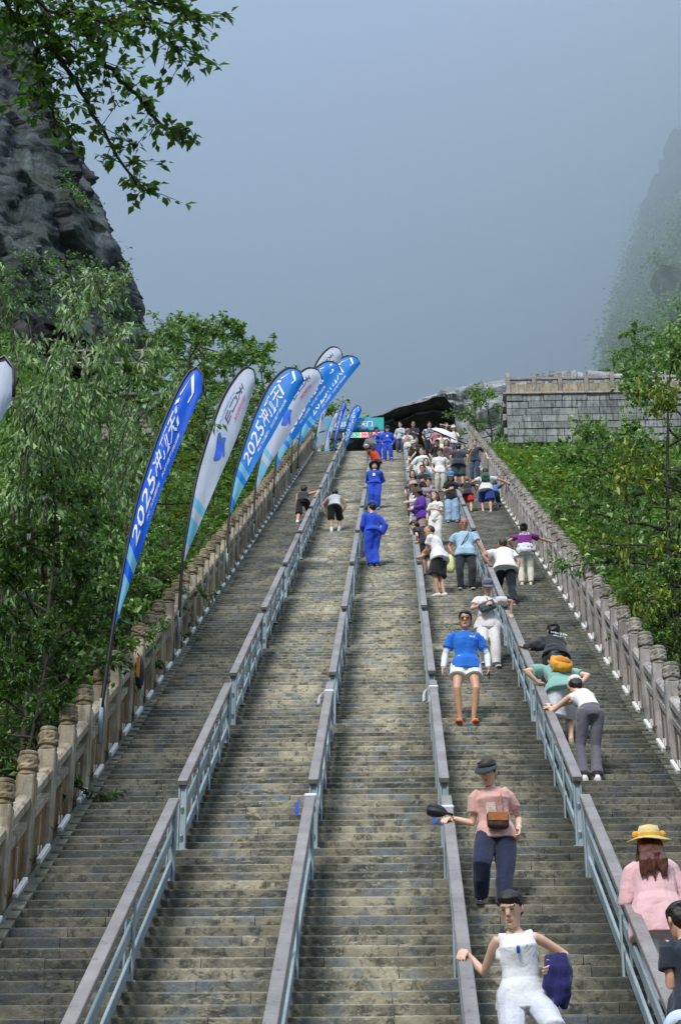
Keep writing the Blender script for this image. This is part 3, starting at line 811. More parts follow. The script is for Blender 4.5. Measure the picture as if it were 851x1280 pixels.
    # ---- shoes
    if shoes:
        sc_, so_ = (shoes if isinstance(shoes, tuple) else (shoes, '#d8d8d4'))
        for s_, (hp2, kn, an) in enumerate(legs):
            fd = toe[s_]; rd = fd.cross(U); b_ = an - U * .085 * k
            sb = MB(); rg = []
            for yy, wd, hh in ((-.075, .026, .06), (-.055, .036, .085), (.0, .038, .095), (.06, .042, .075), (.12, .046, .055), (.165, .040, .042), (.195, .022, .03)):
                c = b_ + fd * yy * k; rg.append([c + rd * (-wd * k) + U * .012, c + rd * (wd * k) + U * .012, c + rd * (wd * .95 * k) + U * hh * .6 * k, c + rd * (wd * .5 * k) + U * hh * k, c - rd * (wd * .5 * k) + U * hh * k, c - rd * (wd * .95 * k) + U * hh * .6 * k])
            sb.loft(rg); so = sb.build('shoe', fabric(sc_, .6), root, True); place(so)
            sb = MB(); rg = []
            for yy, wd in ((-.08, .025), (-.06, .038), (.0, .040), (.07, .044), (.13, .048), (.175, .042), (.203, .022)):
                c = b_ + fd * yy * k; rg.append([c + rd * -wd * k, c + rd * wd * k, c + rd * wd * k + U * .02 * k, c - rd * wd * k + U * .02 * k])
            sb.loft(rg); s2 = sb.build('sole', fabric(so_, .6), so)
    # ---- face
    toward = Hd.y < .45
    if toward and lod >= 0:
        for sg in (-1, 1):
            e_ = MB(); ell(e_, hpnt(sg * .031, .0905, .006), (.0145 * kh, .006 * kh, .0048 * kh), HM, 10, 6); place(e_.build('eye', M['eye'], root, True))
            if lod >= 1:
                e_ = MB(); e_.tube([hpnt(sg * .015, .099, .026), hpnt(sg * .032, .098, .031), hpnt(sg * .050, .084, .026)], [.002 * kh, .0027 * kh, .0016 * kh], 6); place(e_.build('eyebrow', hairm(), root, True))
        e_ = MB(); ell(e_, hpnt(0, .099, -.061), (.018 * kh, .006 * kh, .0052 * kh), HM, 10, 6); place(e_.build('mouth', M['lip'], root, True))
    # ---- hair
    if hair not in ('bald', None):
        H = MB(); hv = {2: .008, 1: .011, 0: .015}[lod]
        if hair == 'buzz':
            ell(H, hpnt(0, -.020, .022), (.0765 * kh, .096 * kh, .097 * kh), HM, 16, 10)
        else:
            if hat and hat[0] != 'visor': ell(H, hpnt(0, -.022, .012), (.081 * kh, .099 * kh, .078 * kh), HM, 16, 10)
            elif hat: ell(H, hpnt(0, -.012, .040), (.083 * kh, .110 * kh, .096 * kh), HM, 16, 10)
            else:
                vv = rng.uniform(-.006, .008)
                hrr = [(-.075, .045, -.062, .030), (-.045, .065, -.048, .050), (-.005, .079, -.036, .066), (.032, .083, -.024, .084), (.056 + vv, .083, -.006, .105), (.078, .078, -.006, .103), (.102, .060, -.010, .080), (.120, .036, -.012, .05), (.130, .012, -.012, .02)]
                orings(H, [hpnt(0, cy, z_) for z_, a, cy, b in hrr], [(a * kh, b * kh) for z_, a, cy, b in hrr], [HR for _ in hrr], n=18, p=2.15)
            ell(H, hpnt(0, -.055, -.01), (.074 * kh, .06 * kh, .08 * kh), HM, 14, 8)
            if not fem: [ell(H, hpnt(sg * .066, .008, .025), (.012 * kh, .036 * kh, .045 * kh), HM, 8, 6) for sg in (-1, 1)]
        if hair in ('long', 'bob'):
            L = .36 if hair == 'long' else .14
            dn = (-U * .8 - S * .2).normalized()
            for sg in (-1.05, -.7, -.35, 0, .35, .7, 1.05):
                L = (.36 if hair == 'long' else .14) * rng.uniform(.85, 1.12)
                p0 = hpnt(sg * .06, -.055 - .02 * (1 - abs(sg)), -.0); ho_ = loose * 1.4 / k; p1 = p0 + dn * .13 * kh - Fc * (.055 + ho_ * .5) * k; p2 = p0 + dn * L * .65 * kh - Fc * (.095 + ho_) * kh + Rc * sg * .025 * k; p3 = p0 + dn * L * kh - Fc * (.08 + ho_) * kh + Rc * sg * .035 * k
                H.tube([p0, p1, p2, p3], [.036 * kh, .034 * kh, .026 * kh, .008 * kh], 10)
            for sg in (-1, 1):
                p0 = hpnt(sg * .072, .02, .03); H.tube([p0, hpnt(sg * .083, .01, -.05), p0 + dn * min(L, .2) * kh + Rc * sg * .03 * kh], [.016 * kh, .022 * kh, .016 * kh], 8)
        if hair == 'bun': ell(H, hpnt(0, -.125, .03), (.042 * kh, .038 * kh, .04 * kh), HM, 10, 8)
        if hair == 'pony':
            p0 = hpnt(0, -.10, .05); H.tube([p0, p0 - Hd * .05 * kh - U * .01, p0 - Hd * .07 * kh - U * .12 * kh, p0 - Hd * .04 * kh - U * .24 * kh], [.022 * kh, .026 * kh, .03 * kh, .012 * kh], 8)
        place(link('hair', skin_from(H, hv, 2, wr=.006 * kh, wscale=22, dec=.6, seed=sd + 9), hairm(hairc if hair != 'buzz' else '#3a3430'), root))
    # ---- hats
    if hat:
        kind, hc = hat[:2]; hb = MB(); z0 = .062 if hat[0] == 'visor' else .045
        def ring(rx, ry, z_, cy=-.008, n=20, dz=lambda a: 0): return [hpnt(rx * math.cos(2 * math.pi * j / n), cy + ry * math.sin(2 * math.pi * j / n), z_ + dz(2 * math.pi * j / n)) for j in range(n)]
        if kind in ('cap', 'visor'):
            if kind == 'cap': hb.loft([ring(.090, .108, z0 - .016), ring(.093, .111, z0 + .02), ring(.090, .107, z0 + .052), ring(.070, .085, z0 + .084), ring(.025, .03, z0 + .098)])
            else: hb.loft([ring(.0885, .107, z0 - .014), ring(.091, .110, z0 - .014), ring(.088, .106, z0 + .032), ring(.085, .103, z0 + .032)], cap=False)
            ho = hb.build(kind, fabric(hc), root, True); place(ho)
            br = MB(); n = 12; up, lo_ = [], []
            ext = .075 if kind == 'cap' else .105
            for j in range(n + 1):
                a = math.pi * (j / n); ca, sa = math.cos(a), math.sin(a)
                up.append((.088 * ca, -.008 + .106 * sa)); lo_.append((.090 * ca * (1 + .25 * (kind == 'visor')), -.008 + .106 * sa + ext * sa ** .8))
            vs = []
            for (a, b), (c, d) in zip(up, lo_):
                drop_ = -.012 - .035 * (d - b) / ext * 1.0
                vs += [hpnt(a, b, z0 - .004), hpnt(c, d, z0 + drop_ * (.9 if kind == 'visor' else .8)), hpnt(c, d, z0 + drop_ * (.9 if kind == 'visor' else .8) - .006), hpnt(a, b, z0 - .012)]
            fs = []
            for j in range(n):
                q = 4 * j; fs += [(q, q + 1, q + 5, q + 4), (q + 1, q + 2, q + 6, q + 5), (q + 2, q + 3, q + 7, q + 6), (q + 3, q, q + 4, q + 7)]
            fs += [(0, 3, 2, 1), (4 * n, 4 * n + 1, 4 * n + 2, 4 * n + 3)]
            br.add(vs, fs); bo = br.build('brim', fabric(hc), ho, True)
        else:
            bw = {'bucket': .05, 'straw': .085, 'wide': .075}[kind]; dip = {'bucket': -.045, 'straw': -.02, 'wide': -.01}[kind]
            wav = lambda a: .008 * math.sin(3 * a + 1)
            hb.loft([ring(.09, .108, z0 - .01), ring(.090 + bw, .108 + bw, z0 - .012 + dip, dz=wav), ring(.091 + bw, .109 + bw, z0 - .004 + dip, dz=wav), ring(.092, .11, z0 + .004), ring(.089, .106, z0 + .045), ring(.074, .09, z0 + .088), ring(.03, .04, z0 + .098)])
            ho = hb.build('hat', fabric(hc), root, True); place(ho)
            if len(hat) > 2:
                bb = MB(); bb.loft([ring(.094, .112, z0 + .004), ring(.0925, .11, z0 + .03)], cap=False); b2 = bb.build('hat_band', fabric(hat[2]), ho, True)
    ctx = dict(root=root, O=O, P=P, sp=sp, Fc=Fc, Rc=Rc, S=S, F=F, Rt=Rt, U=U, k=k, shl=shl, arms=arms, legs=legs, hpnt=hpnt, HM=HM, place=place, W=W, hips=hips)
    if extra: extra(ctx)
    return ctx
def place_at(px, py, lane_h=0.0):
    p = on_plane(px, py); return p.x, p.y + .12
# ---- small carried or worn things
def thing_mesh(name, label, cat, mb, mat, group=None, smooth=True, loc=None):
    """top-level single mesh whose origin sits at its own centre bottom"""
    xs = np.array(mb.v); c = Vector(((xs[:, 0].min() + xs[:, 0].max()) / 2, (xs[:, 1].min() + xs[:, 1].max()) / 2, xs[:, 2].min()))
    mb.v = [tuple(Vector(v) - c) for v in mb.v]; o = mb.build(name, mat, None, smooth, c); tag(o, label, cat, group); return o
def strap(ctx, a, b, colr, wd=.018, side_=1, front=True, name='strap'):
    """band crossing the torso from shoulder a to hip b, lying on the shirt"""
    k = ctx['k']; pts = []
    for i in range(9):
        t = i / 8; tt = .43 + (b - .43) * t; xx = (a[0] + (a[1] - a[0]) * t) * k
        dep = .160 * k * ctx['W'] ** .7 * math.sqrt(max(.12, 1 - (xx / (.22 * k)) ** 2)) + .012
        if i == 0: dep *= .35; 
        pts.append(ctx['sp'](tt) + ctx['Rc'] * xx + ctx['Fc'] * dep * (1 if front else -1))
    mb = MB(); rings = []
    for p in pts: rings.append([p + ctx['S'] * wd + ctx['Fc'] * .004, p - ctx['S'] * wd + ctx['Fc'] * .004, p - ctx['S'] * wd - ctx['Fc'] * .008, p + ctx['S'] * wd - ctx['Fc'] * .008])
    mb.loft(rings); o = mb.build(name, fabric(colr), ctx['root'], True); ctx['place'](o); return o
def part(ctx, name, mb, mat, smooth=True):
    o = mb.build(name, mat, ctx['root'], smooth); ctx['place'](o); return o
def backpack(ctx, c1, c2, label, off=.30, sz=(.15, .09, .21), cat='backpack'):
    k = ctx['k']; c = ctx['sp'](off) - ctx['Fc'] * (.155 * k)
    mt = Matrix((ctx['Rc'], ctx['Fc'], ctx['S'])).transposed(); O = c - ctx['S'] * sz[2] * k
    root = empty('backpack', O); tag(root, label, cat)
    b = MB(); ell(b, c, (sz[0] * k, sz[1] * k, sz[2] * k), mt, 14, 10); b.bbox(c, (sz[0] * 1.6 * k, sz[1] * 1.3 * k, sz[2] * 1.5 * k), .02, mt)
    m = skin_from(b, .013, 2, wr=.008, seed=3); o = link('bag', m, fabric(c1), root); o.location = -O
    b = MB(); ell(b, c - ctx['Fc'] * .05 * k - ctx['S'] * .05 * k, (sz[0] * .75 * k, sz[1] * .7 * k, sz[2] * .45 * k), mt, 12, 8); o = b.build('pocket', fabric(c2), root, True); o.location = -O
    for sg in (-1, 1):
        b = MB(); s0 = ctx['sp'](.40) + ctx['Rc'] * sg * .085 * k
        pts = [c + ctx['S'] * sz[2] * .6 * k + ctx['Rc'] * sg * .07 * k, ctx['sp'](.47) + ctx['Rc'] * sg * .09 * k - ctx['Fc'] * .03 * k, ctx['sp'](.45) + ctx['Rc'] * sg * .095 * k + ctx['Fc'] * .075 * k, ctx['sp'](.34) + ctx['Rc'] * sg * .12 * k + ctx['Fc'] * .13 * k, ctx['sp'](.22) + ctx['Rc'] * sg * .155 * k + ctx['Fc'] * .06 * k, c - ctx['S'] * sz[2] * .6 * k + ctx['Rc'] * sg * .1 * k]
        b.tube(pts, .016 * k, 6); o = b.build('strap', fabric(c2), root, True); o.location = -O
def handbag(ctx, c, dims, colr, label, rot=0, cat='bag', flapc=None):
    c = Vector(c); root = empty('shoulder_bag', c - Vector((0, 0, dims[2] / 2))); tag(root, label, cat)
    rm = Matrix.Rotation(R(rot), 3, 'Y') @ Matrix.Rotation(math.atan2(-ctx['F'].x, ctx['F'].y), 3, 'Z')
    O = root.location
    b = MB(); b.bbox(c - Vector(O), dims, .02, rm); me = skin_from(b, .012, 2, wr=.006, wscale=16, seed=2); o = link('bag_body', me, fabric(colr, .5), root)
    b = MB(); b.bbox(c - Vector(O) + rm @ Vector((0, dims[1] * .5 + .004, dims[2] * .2)), (dims[0] * .92, .012, dims[2] * .55), .004, rm); b.build('flap', fabric(flapc or colr, .5), root)
    return root
def ft(px, py):
    p = on_plane(px, py); return p.x, p.y + .10
def P_(label, px, py, **kw):
    x, y = ft(px, py); return person(label, x, y, **kw)
SK1, SK2, SK3 = '#e6bea6', '#d3a68b', '#bf9072'
# ---- nearest people
def ex_white(c):
    k = c['k']
    b = MB(); p = c['sp'](.33) + c['Fc'] * .16 * k
    for sg in (-1, 1): ell(b, p + c['Rc'] * sg * .006 * k - c['S'] * (.0) * k, (.008 * k, .006 * k, .034 * k), None, 8, 6)
    part(c, 'hanging_sunglasses', b, simple('blue_lens', '#1d4f8f', .2))
    b = MB(); p = c['sp'](.36) + c['Rc'] * .075 * k * -1 + c['Fc'] * .135 * k
    b.loft([[p, p + c['Rc'] * .03 * k, p + c['Rc'] * .018 * k - c['S'] * .022 * k, p + c['Rc'] * .004 * k - c['S'] * .008 * k], [q + c['Fc'] * .006 for q in (p, p + c['Rc'] * .03 * k, p + c['Rc'] * .018 * k - c['S'] * .022 * k, p + c['Rc'] * .004 * k - c['S'] * .008 * k)]])
    part(c, 'shirt_emblem', b, simple('teal_print', '#1f8aa0', .7), False)
    # jacket hanging over her bent arm
    el, wr_ = c['arms'][0][1], c['arms'][0][2]; mid = el.lerp(wr_, .78) + c['Fc'] * .03; O = mid - Vector((0, 0, .2))
    b = MB(); r_ = random.Random(4)
    for j in range(9):
        q = mid + Vector((r_.uniform(-.055, .055), r_.uniform(-.045, .02), 0)); L = r_.uniform(.2, .34)
        b.tube([q + Vector((0, 0, .05)), q + Vector((r_.uniform(-.02, .02), -.02, -.05)), q + Vector((r_.uniform(-.05, .05), -.02, -L * .7)), q + Vector((r_.uniform(-.05, .05), -.01, -L))], [.03, .048, .042, .016], 8)
    ell(b, mid, (.085, .06, .055)); b.v = [tuple(Vector(v) - O) for v in b.v]
    o = link('jacket', skin_from(b, .008, 2, wr=.012, wscale=16, dec=.5, seed=8), fabric('#1a1a5c'), None); o.location = O
    tag(o, 'crumpled navy blue jacket over the arm of the woman in the white sleeveless top', 'jacket')
    b = MB(); b.tube([wr_ - (wr_ - el).normalized() * .05, wr_ - (wr_ - el).normalized() * .025], [.034, .034], 12); part(c, 'wristwatch', b, M['black'])
P_('woman in white sleeveless top and white trousers, fingertips on the rail at the bottom', 660, 1385, face=166, h=1.66, w=.96, poff=(-.02, .20), fem=True, lean=6, side=7, twist=8,
   head=(24, -22), feet=((.12, 0), (-.10, -1)), LH=(-.20, .16, .20), RHd=('rail', 2, .32), elbowL=(-1, -.4, -.2), elbowR=(-.1, -.3, -1), top=('sleeveless_top', '#f2f4f8', 0), hem=-.10, loose=.014, neckline=.455,
   bottom=('trousers', '#dde1ec', 1.0), ploose=.024, flare=.02, shoes='#e8e8e8', hair='bun', skin=SK1, lod=2, hand='relaxed', extra=ex_white, seed=5)
def ex_visor(c):
    k = c['k']
    strap(c, (-.09, -.02), .02, '#b59a86', .02)
    p = c['P'] + c['Rt'] * -.0 + c['F'] * .21 * k + Vector((0, 0, .08))
    handbag(c, p, (.20, .08, .15), '#3a2216', 'brown leather bag worn by the woman in the black visor', flapc='#a8642e')
    b = MB(); q = c['sp'](.24) + c['Fc'] * .148 * k + c['Rc'] * .03
    b.bbox(q, (.10 * k, .012, .12 * k), .004, Matrix((c['Rc'], c['Fc'], c['S'])).transposed()); part(c, 'shirt_print', b, simple('print_patch', '#cdbfae', .8, var=.35, scale=30), False)
    b = MB(); el, wr_ = c['arms'][0][1], c['arms'][0][2]; d = (wr_ - el).normalized(); b.tube([wr_ - d * .05, wr_ - d * .035], [.033, .033], 12); part(c, 'bracelet', b, simple('pale_band', '#e8e4da', .5))
    # folded umbrella in her right hand
    wr_ = c['arms'][1][2]; h0 = wr_ + Vector((-.02, -.03, .03)); d = Vector((-.93, .12, .30)).normalized(); O = h0.copy()
    r = empty('folded_umbrella', O); tag(r, 'folded black umbrella held out over the rail by the woman in the visor', 'umbrella')
    b = MB(); L = .20; rings = []
    for t, ra in ((0, .016), (.12, .03), (.3, .048), (.6, .056), (.85, .05), (.97, .03), (1, .008)):
        rings.append([d * (.0 + L * t) + (Vector((0, 1, 0)) * math.cos(a) + d.cross(Vector((0, 1, 0))) * math.sin(a)) * ra * 1.05 * (1 + .22 * math.sin(a * 5 + t * 2)) for a in [2 * math.pi * j / 20 for j in range(20)]])
    b.loft(rings); b.build('canopy', fabric('#1c1e26', .6), r, True)
    b = MB(); b.tube([-d * .06, d * .12], .013, 8); b.build('handle', M['black'], r, True)
P_('woman in black visor and pink t-shirt stepping down with a folded umbrella', 614, 1146, face=176, h=1.60, w=1.06, fem=True, lean=3, side=4, twist=-6,
   head=(22, -26), feet=((.10, -1), (-.09, .999)), drop=.0, poff=(.03, .06), LH=(-.23, .05, .03), RHd=('rail', 2, .02), elbowR=(.4, -.3, -1), elbowL=(-.5, -1, 0), top=('shirt', '#dfaea6', .5), hem=-.05, loose=.022,
   bottom=('trousers', '#1c2444', .97), ploose=.03, shoes=('#1a1b20', '#2a2a2c'), hair='short', hairc='#2a1c18', hat=('visor', '#1d2a30'), skin=SK1, lod=2, hand='grip', extra=ex_visor, seed=6, kneeout=.08)
def txt_part(ctx, s, pos, X, Y, size, mat, name='lettering'):
    cu = bpy.data.curves.new('t', 'FONT'); cu.body = s; cu.size = size; cu.extrude = .002; cu.align_x = 'CENTER'; cu.align_y = 'CENTER'; cu.resolution_u = 2
    o = bpy.data.objects.new('t', cu); TMP.collection.objects.link(o); TMP.view_layers[0].update(); dg = TMP.view_layers[0].depsgraph
    me = bpy.data.meshes.new_from_object(o.evaluated_get(dg), depsgraph=dg); bpy.data.objects.remove(o)
    mt = Matrix((X.normalized(), Y.normalized(), X.cross(Y).normalized())).transposed().to_4x4(); mt.translation = pos; me.transform(mt)
    return me
def ex_blue(c):
    k = c['k']
    me = txt_part(c, 'TMS', c['sp'](.36) - c['Rc'] * .085 * k + c['Fc'] * .139 * k, -c['Rc'], (c['S'] + c['Fc'] * -.1), .045, None)
    c['place'](link('shirt_lettering', me, M['white'], c['root']))
    for sg in (-1, 1):
        b = MB(); ell(b, c['hpnt'](sg * .034, .101, .004), (.024 * k, .005 * k, .019 * k), c['HM'], 12, 8); part(c, 'sunglass_lens', b, simple('amber_lens', '#5a3c20', .15))
    b = MB(); b.tube([c['hpnt'](-.078, .0, .008), c['hpnt'](-.058, .093, .012), c['hpnt'](0, .104, .010), c['hpnt'](.058, .093, .012), c['hpnt'](.078, .0, .008)], .0028 * k, 6); part(c, 'sunglass_frame', b, M['black'])
    wr_ = c['arms'][0][2]; b = MB(); b.bbox((0, 0, 0), (.012, .075, .14), .006); 
    b.v = [tuple(Vector(v) + Vector((wr_.x + .01, wr_.y - .03, wr_.z - .1))) for v in b.v]; thing_mesh('phone', 'dark phone in the hand of the man in the bright blue t-shirt', 'phone', b, M['black'])
P_('man in bright blue t-shirt, white arm sleeves, white shorts and orange shoes', 583, 914, face=180, h=1.76, w=1.02, lean=-2, side=-2, head=(4, -6), feet=((.10, 0), (-.08, .999)), poff=(-.01, .05), drop=.03, kneeout=.18,
   LH=(-.30, .05, -.06), RHd=(.30, .06, -.06), top=('shirt', '#1470d6', .52), hem=-.08, loose=.020, sleevec='#e8ecf4', bottom=('shorts', '#eceef2', .24), ploose=.022, shoes=('#f0a818', '#e05a20'),
   hair='short', skin=SK2, lod=2, extra=ex_blue, seed=8)
def ex_cap(c):
    strap(c, (.05, -.10), .10, '#5c6a72', .012, 1)
    p = c['P'] + c['F'] * .22 + Vector((-.02, 0, .20)); handbag(c, p, (.27, .09, .15), '#43525c', 'slate grey shoulder bag on the woman in the grey cap', rot=-25)
P_('woman in grey cap and white t-shirt with slate shoulder bag, hand on the rail', 614, 842, face=176, h=1.62, w=1.08, fem=True, lean=4, head=(2, -24), feet=((.08, -1), (-.10, 0)), LH=('rail', 3, .05), RHd=(.06, .26, .24), elbowL=(-1, -.3, .2), elbowR=(1, -.3, -.4),
   top=('shirt', '#ece4e4', .5), hem=-.12, loose=.026, bottom=('trousers', '#e6e2e2', 1.0), ploose=.028, shoes='#5a646e', hair='short', hat=('cap', '#6a7080'), skin=SK2, lod=1, extra=ex_cap, seed=9, hand='grip')
def ex_black(c):
    k = c['k']
    for t, s, sz in ((.33, '冲顶', .13), (.22, '天门', .10)):
        me = txt_part(c, s, c['sp'](t) - c['Fc'] * (.150 * k) + c['Rc'] * .03, c['Rc'], c['S'], sz * k, None); c['place'](link('shirt_lettering', me, M['white'], c['root']))
P_('climber in black t-shirt with white print on the back, bent over the rightmost rail', 700, 893, face=-8, h=1.70, w=1.0, lean=54, side=8, head=(0, 20), feet=((-.12, 0), (.14, 1)), drop=.05, LH=('rail', 3, .35), RHd=('rail', 3, .1),
   elbowL=(-1, 0, -.5), top=('shirt', '#20262c', 1.0), hem=-.06, loose=.02, bottom=('trousers', '#202226', 1), hair='short', skin=SK2, lod=1, extra=ex_black, seed=10)
def ex_pack(c): backpack(c, '#e09a20', '#c47c14', 'bright yellow backpack of the climber in the teal t-shirt', .30)
P_('climber in pale teal t-shirt and white shorts leaning on the rail under a yellow backpack', 707, 948, face=-6, h=1.72, w=1.05, lean=50, side=-4, head=(0, -5), feet=((-.10, 0), (.10, 1)), drop=.02, LH=('rail', 3, .25), RHd=(.2, .1, .05),
   elbowL=(-1, -.3, 0), top=('shirt', '#86b8ae', .5), hem=-.10, loose=.03, bottom=('shorts', '#dfe4ea', .42), ploose=.045, shoes=('#9c9480', '#8a8468'), hair='short', skin=SK1, lod=1, extra=ex_pack, seed=11)
P_('woman in white crop top and flared grey leggings, both hands on the rail', 736, 988, face=-14, h=1.66, w=.88, fem=True, lean=56, side=-10, head=(0, -20), feet=((-.06, 0), (.10, .0)), poff=(.05, -.02), LH=('rail', 3, .48), RHd=('rail', 3, .33),
   elbowL=(-.6, -.2, -1), elbowR=(-.2, -.2, -1), top=('crop_top', '#eeeceb', .02), hem=.06, loose=.012, neckline=.46, bottom=('leggings', '#6a6672', 1.0), ploose=.006, flare=.032, shoes='#e8e6e2', hair='short', hat=('cap', '#e6e2dc'), skin=SK1, lod=1, seed=12)
def ex_straw(c):
    k = c['k']
    for sg in (-1, 1):
        b = MB(); ell(b, c['hpnt'](sg * .105, -.01, .065), (.032 * k, .035 * k, .035 * k), c['HM'], 10, 8); part(c, 'hat_pompom', b, fabric('#e8a21c'))
P_('woman in straw hat and loose pink jacket with long brown hair, lower right', 840, 1290, face=2, h=1.62, w=1.0, fem=True, lean=20, head=(0, 14), feet=((-.1, 0), (.1, 1)), LH='front', RHd='front', elbowL=(-.5, -.1, -1), elbowR=(.5, -.1, -1),
   top=('jacket', '#e8bcc0', 1.0), hem=-.24, loose=.05, bottom=('trousers', '#eeeef2', 1.0), ploose=.02, hair='long', hairc='#5a3026', hat=('straw', '#e6cf8e', '#e8b83a'), skin=SK1, lod=2, extra=ex_straw, seed=13)
P_('dark-haired person in navy shirt at the bottom right edge', 890, 1462, face=-25, h=1.66, w=1.0, lean=16, head=(10, -10), LH='chest', RHd='down', top=('shirt', '#1c2636', .5), loose=.03, bottom=('shorts', '#202226', .5), hair='short', skin=SK2, lod=2, seed=14)
P_('person in light blue shirt crouching at the very bottom right corner', 905, 1640, face=-10, h=1.68, w=1.05, lean=38, head=(0, -20), LH='chest', RHd='knee', top=('shirt', '#b4cfee', .6), loose=.03, bottom=('trousers', '#3a3f4a', 1), hair='short', hat=('cap', '#c8d8ee'), skin=SK1, lod=1, seed=15)
# ---- right lane, backs to the camera
def ex_purple(c):
    k = c['k']; me = txt_part(c, '2025', c['sp'](.33) - c['Fc'] * (.133 * k), c['Rc'], c['S'], .12 * k, None); c['place'](link('shirt_lettering', me, M['white'], c['root']))
    b = MB(); orings(b, [c['sp'](.10), c['sp'](.02), c['sp'](-.08), c['sp'](-.17)], [(.165 * k, .13 * k), (.185 * k, .15 * k), (.2 * k, .17 * k), (.17 * k, .16 * k)], [c['Rt']] * 4, n=18)
    c['place'](link('jacket_round_waist', skin_from(b, .014, 2, wr=.02, wscale=14, dec=.5, seed=4), fabric('#dcdde0'), c['root']))
P_('climber in purple t-shirt with a white jacket tied round the waist', 658, 738, face=2, h=1.62, w=.95, fem=True, lean=28, feet=((-.10, 0), (.09, 0)), RHd=('rail', BAL_R - .08, .35), LH=(-.25, .2, .1), top=('shirt', '#7a1c80', .5), loose=.022,
   bottom=('trousers', '#dcd8cc', 1), ploose=.014, shoes='#d8d4c8', hair='bun', skin=SK2, lod=1, extra=ex_purple, seed=16)
P_('heavy man in white t-shirt and navy trousers climbing with one hand on the rail', 636, 764, face=-8, h=1.72, w=1.14, lean=34, head=(0, 5), feet=((-.10, 1), (.10, 0)), LH=('rail', 3, .15), RHd=(.24, .02, -.1), elbowL=(-1, -.2, .2), top=('shirt', '#efeff0', .52), loose=.034, hem=-.10,
   bottom=('trousers', '#151a2c', 1), ploose=.02, shoes='#181a1e', hair='buzz', skin=SK3, lod=1, seed=17)
def ex_polo(c):
    strap(c, (-.10, .15), .02, '#15171c', .016)
    wr_ = c['arms'][1][2]; b = MB(); p = wr_ + Vector((-.02, -.03, -.08))
    orings(b, [p, p - Vector((0, 0, .12)), p - Vector((.01, 0, .3)), p - Vector((.01, 0, .40))], [(.03, .02), (.075, .04), (.09, .055), (.07, .04)], [Vector((1, 0, 0))] * 4, n=14)
    b.v = b.v; thing_mesh('carrier_bag', 'pale yellow carrier bag in the hand of the bald man in the light blue polo', 'bag', b, fabric('#e6e6a0'))
P_('bald man in light blue polo with a black cross strap walking down', 582, 744, face=178, h=1.70, w=1.14, lean=0, head=(0, -16), feet=((.12, .0), (-.10, 0)), poff=(.0, .03), RHd=(.30, .06, .0), LH=('rail', 3, -.05), elbowL=(-1, -.3, .2), belly=.03,
   top=('polo_shirt', '#a8cbe2', .52), hem=-.07, loose=.026, bottom=('trousers', '#22262e', 1), ploose=.022, shoes='#15161a', hair='bald', skin='#bd8468', lod=1, extra=ex_polo, seed=18, kneeout=.3)
P_('bald man in white t-shirt and black shorts leaning on the rail beside the crowd', 545, 752, face=-64, h=1.70, w=1.05, lean=24, head=(-8, -14), feet=((.03, 0), (.16, 0)), poff=(.01, 0), LH=('rail', 2, .15), RHd=('rail', 2, .0), elbowL=(0, -.3, -1), elbowR=(0, -.3, -1),
   top=('shirt', '#eeeef2', .5), hem=-.11, loose=.026, bottom=('shorts', '#15171d', .5), ploose=.034, shoes=('#d8d8d8', '#2a2a2a'), hair='buzz', skin='#d0a488', lod=1, seed=19)
P_('person in black top stooping at the rail behind the bald man in white', 531, 727, face=-50, h=1.62, w=.95, lean=48, head=(-10, -10), feet=((-.0, 0), (.12, 0)), LH=('rail', 2, .1), RHd=('rail', 2, -.05), top=('shirt', '#16181e', .5), bottom=('shorts', '#1a1c20', .45), hair='short', skin=SK1, lod=1, seed=20)
# ---- crowd on the right half, upper part
P_('person in purple jacket and brown bucket hat standing at the rail', 527, 686, face=-118, h=1.64, w=1.08, lean=10, head=(-10, -22), LH='front', RHd='front', top=('jacket', '#5c2a9a', 1.0), hem=-.16, loose=.04, bottom=('shorts', '#a8937c', .5), ploose=.03, hair='bob', hat=('bucket', '#5a4234'), skin=SK1, lod=1, seed=21)
P_('woman with very long brown hair in white top and white trousers', 545, 690, face=196, h=1.60, w=.85, fem=True, lean=0, head=(18, 4), LH='front', RHd='down', top=('shirt', '#e8e4de', .5), bottom=('trousers', '#eceae6', 1), ploose=.03, hair='long', hairc='#3c2018', skin=SK1, lod=1, seed=22, feet=((.07, 0), (-.07, 0)))
P_('woman in light blue cap, black top and wide pale blue jeans', 566, 659, face=182, h=1.62, w=.92, fem=True, lean=6, head=(0, -24), LH=(-.26, .2, .14), RHd='front', top=('shirt', '#16181c', .5), loose=.03, bottom=('jeans', '#9cb8d4', 1), ploose=.045, flare=.035, hair='long', hairc='#20160f', hat=('cap', '#4a9ad8'), skin=SK1, lod=1, seed=23, shoes='#dadada', feet=((.10, 0), (-.10, 0)))
P_('small climber in black t-shirt and bright red shorts', 586, 646, face=6, h=1.42, w=.9, lean=24, head=(0, 0), feet=((-.07, 1), (.07, 0)), LH=(-.3, .1, .05), RHd=(.3, .25, .2), top=('shirt', '#1a222c', .5), bottom=('shorts', '#cf1f28', .4), ploose=.03, hair='short', hairc='#8a6440', skin=SK1, lod=1, seed=24)
def ex_green(c): backpack(c, '#1c5a40', '#14432f', 'dark green backpack of the climber in royal blue shorts', .29, (.14, .09, .2))
P_('climber in royal blue shorts with a dark green backpack reaching for the balustrade', 609, 645, face=4, h=1.70, w=1.0, lean=26, feet=((-.12, 1), (.10, 0)), RHd=('rail', BAL_R - .1, .3), LH=(-.34, .3, .2), top=('shirt', '#dfe0e2', .5), bottom=('shorts', '#1c3f96', .46), ploose=.04, shoes='#d6d2c4', hair='short', skin=SK2, lod=1, extra=ex_green, seed=25)
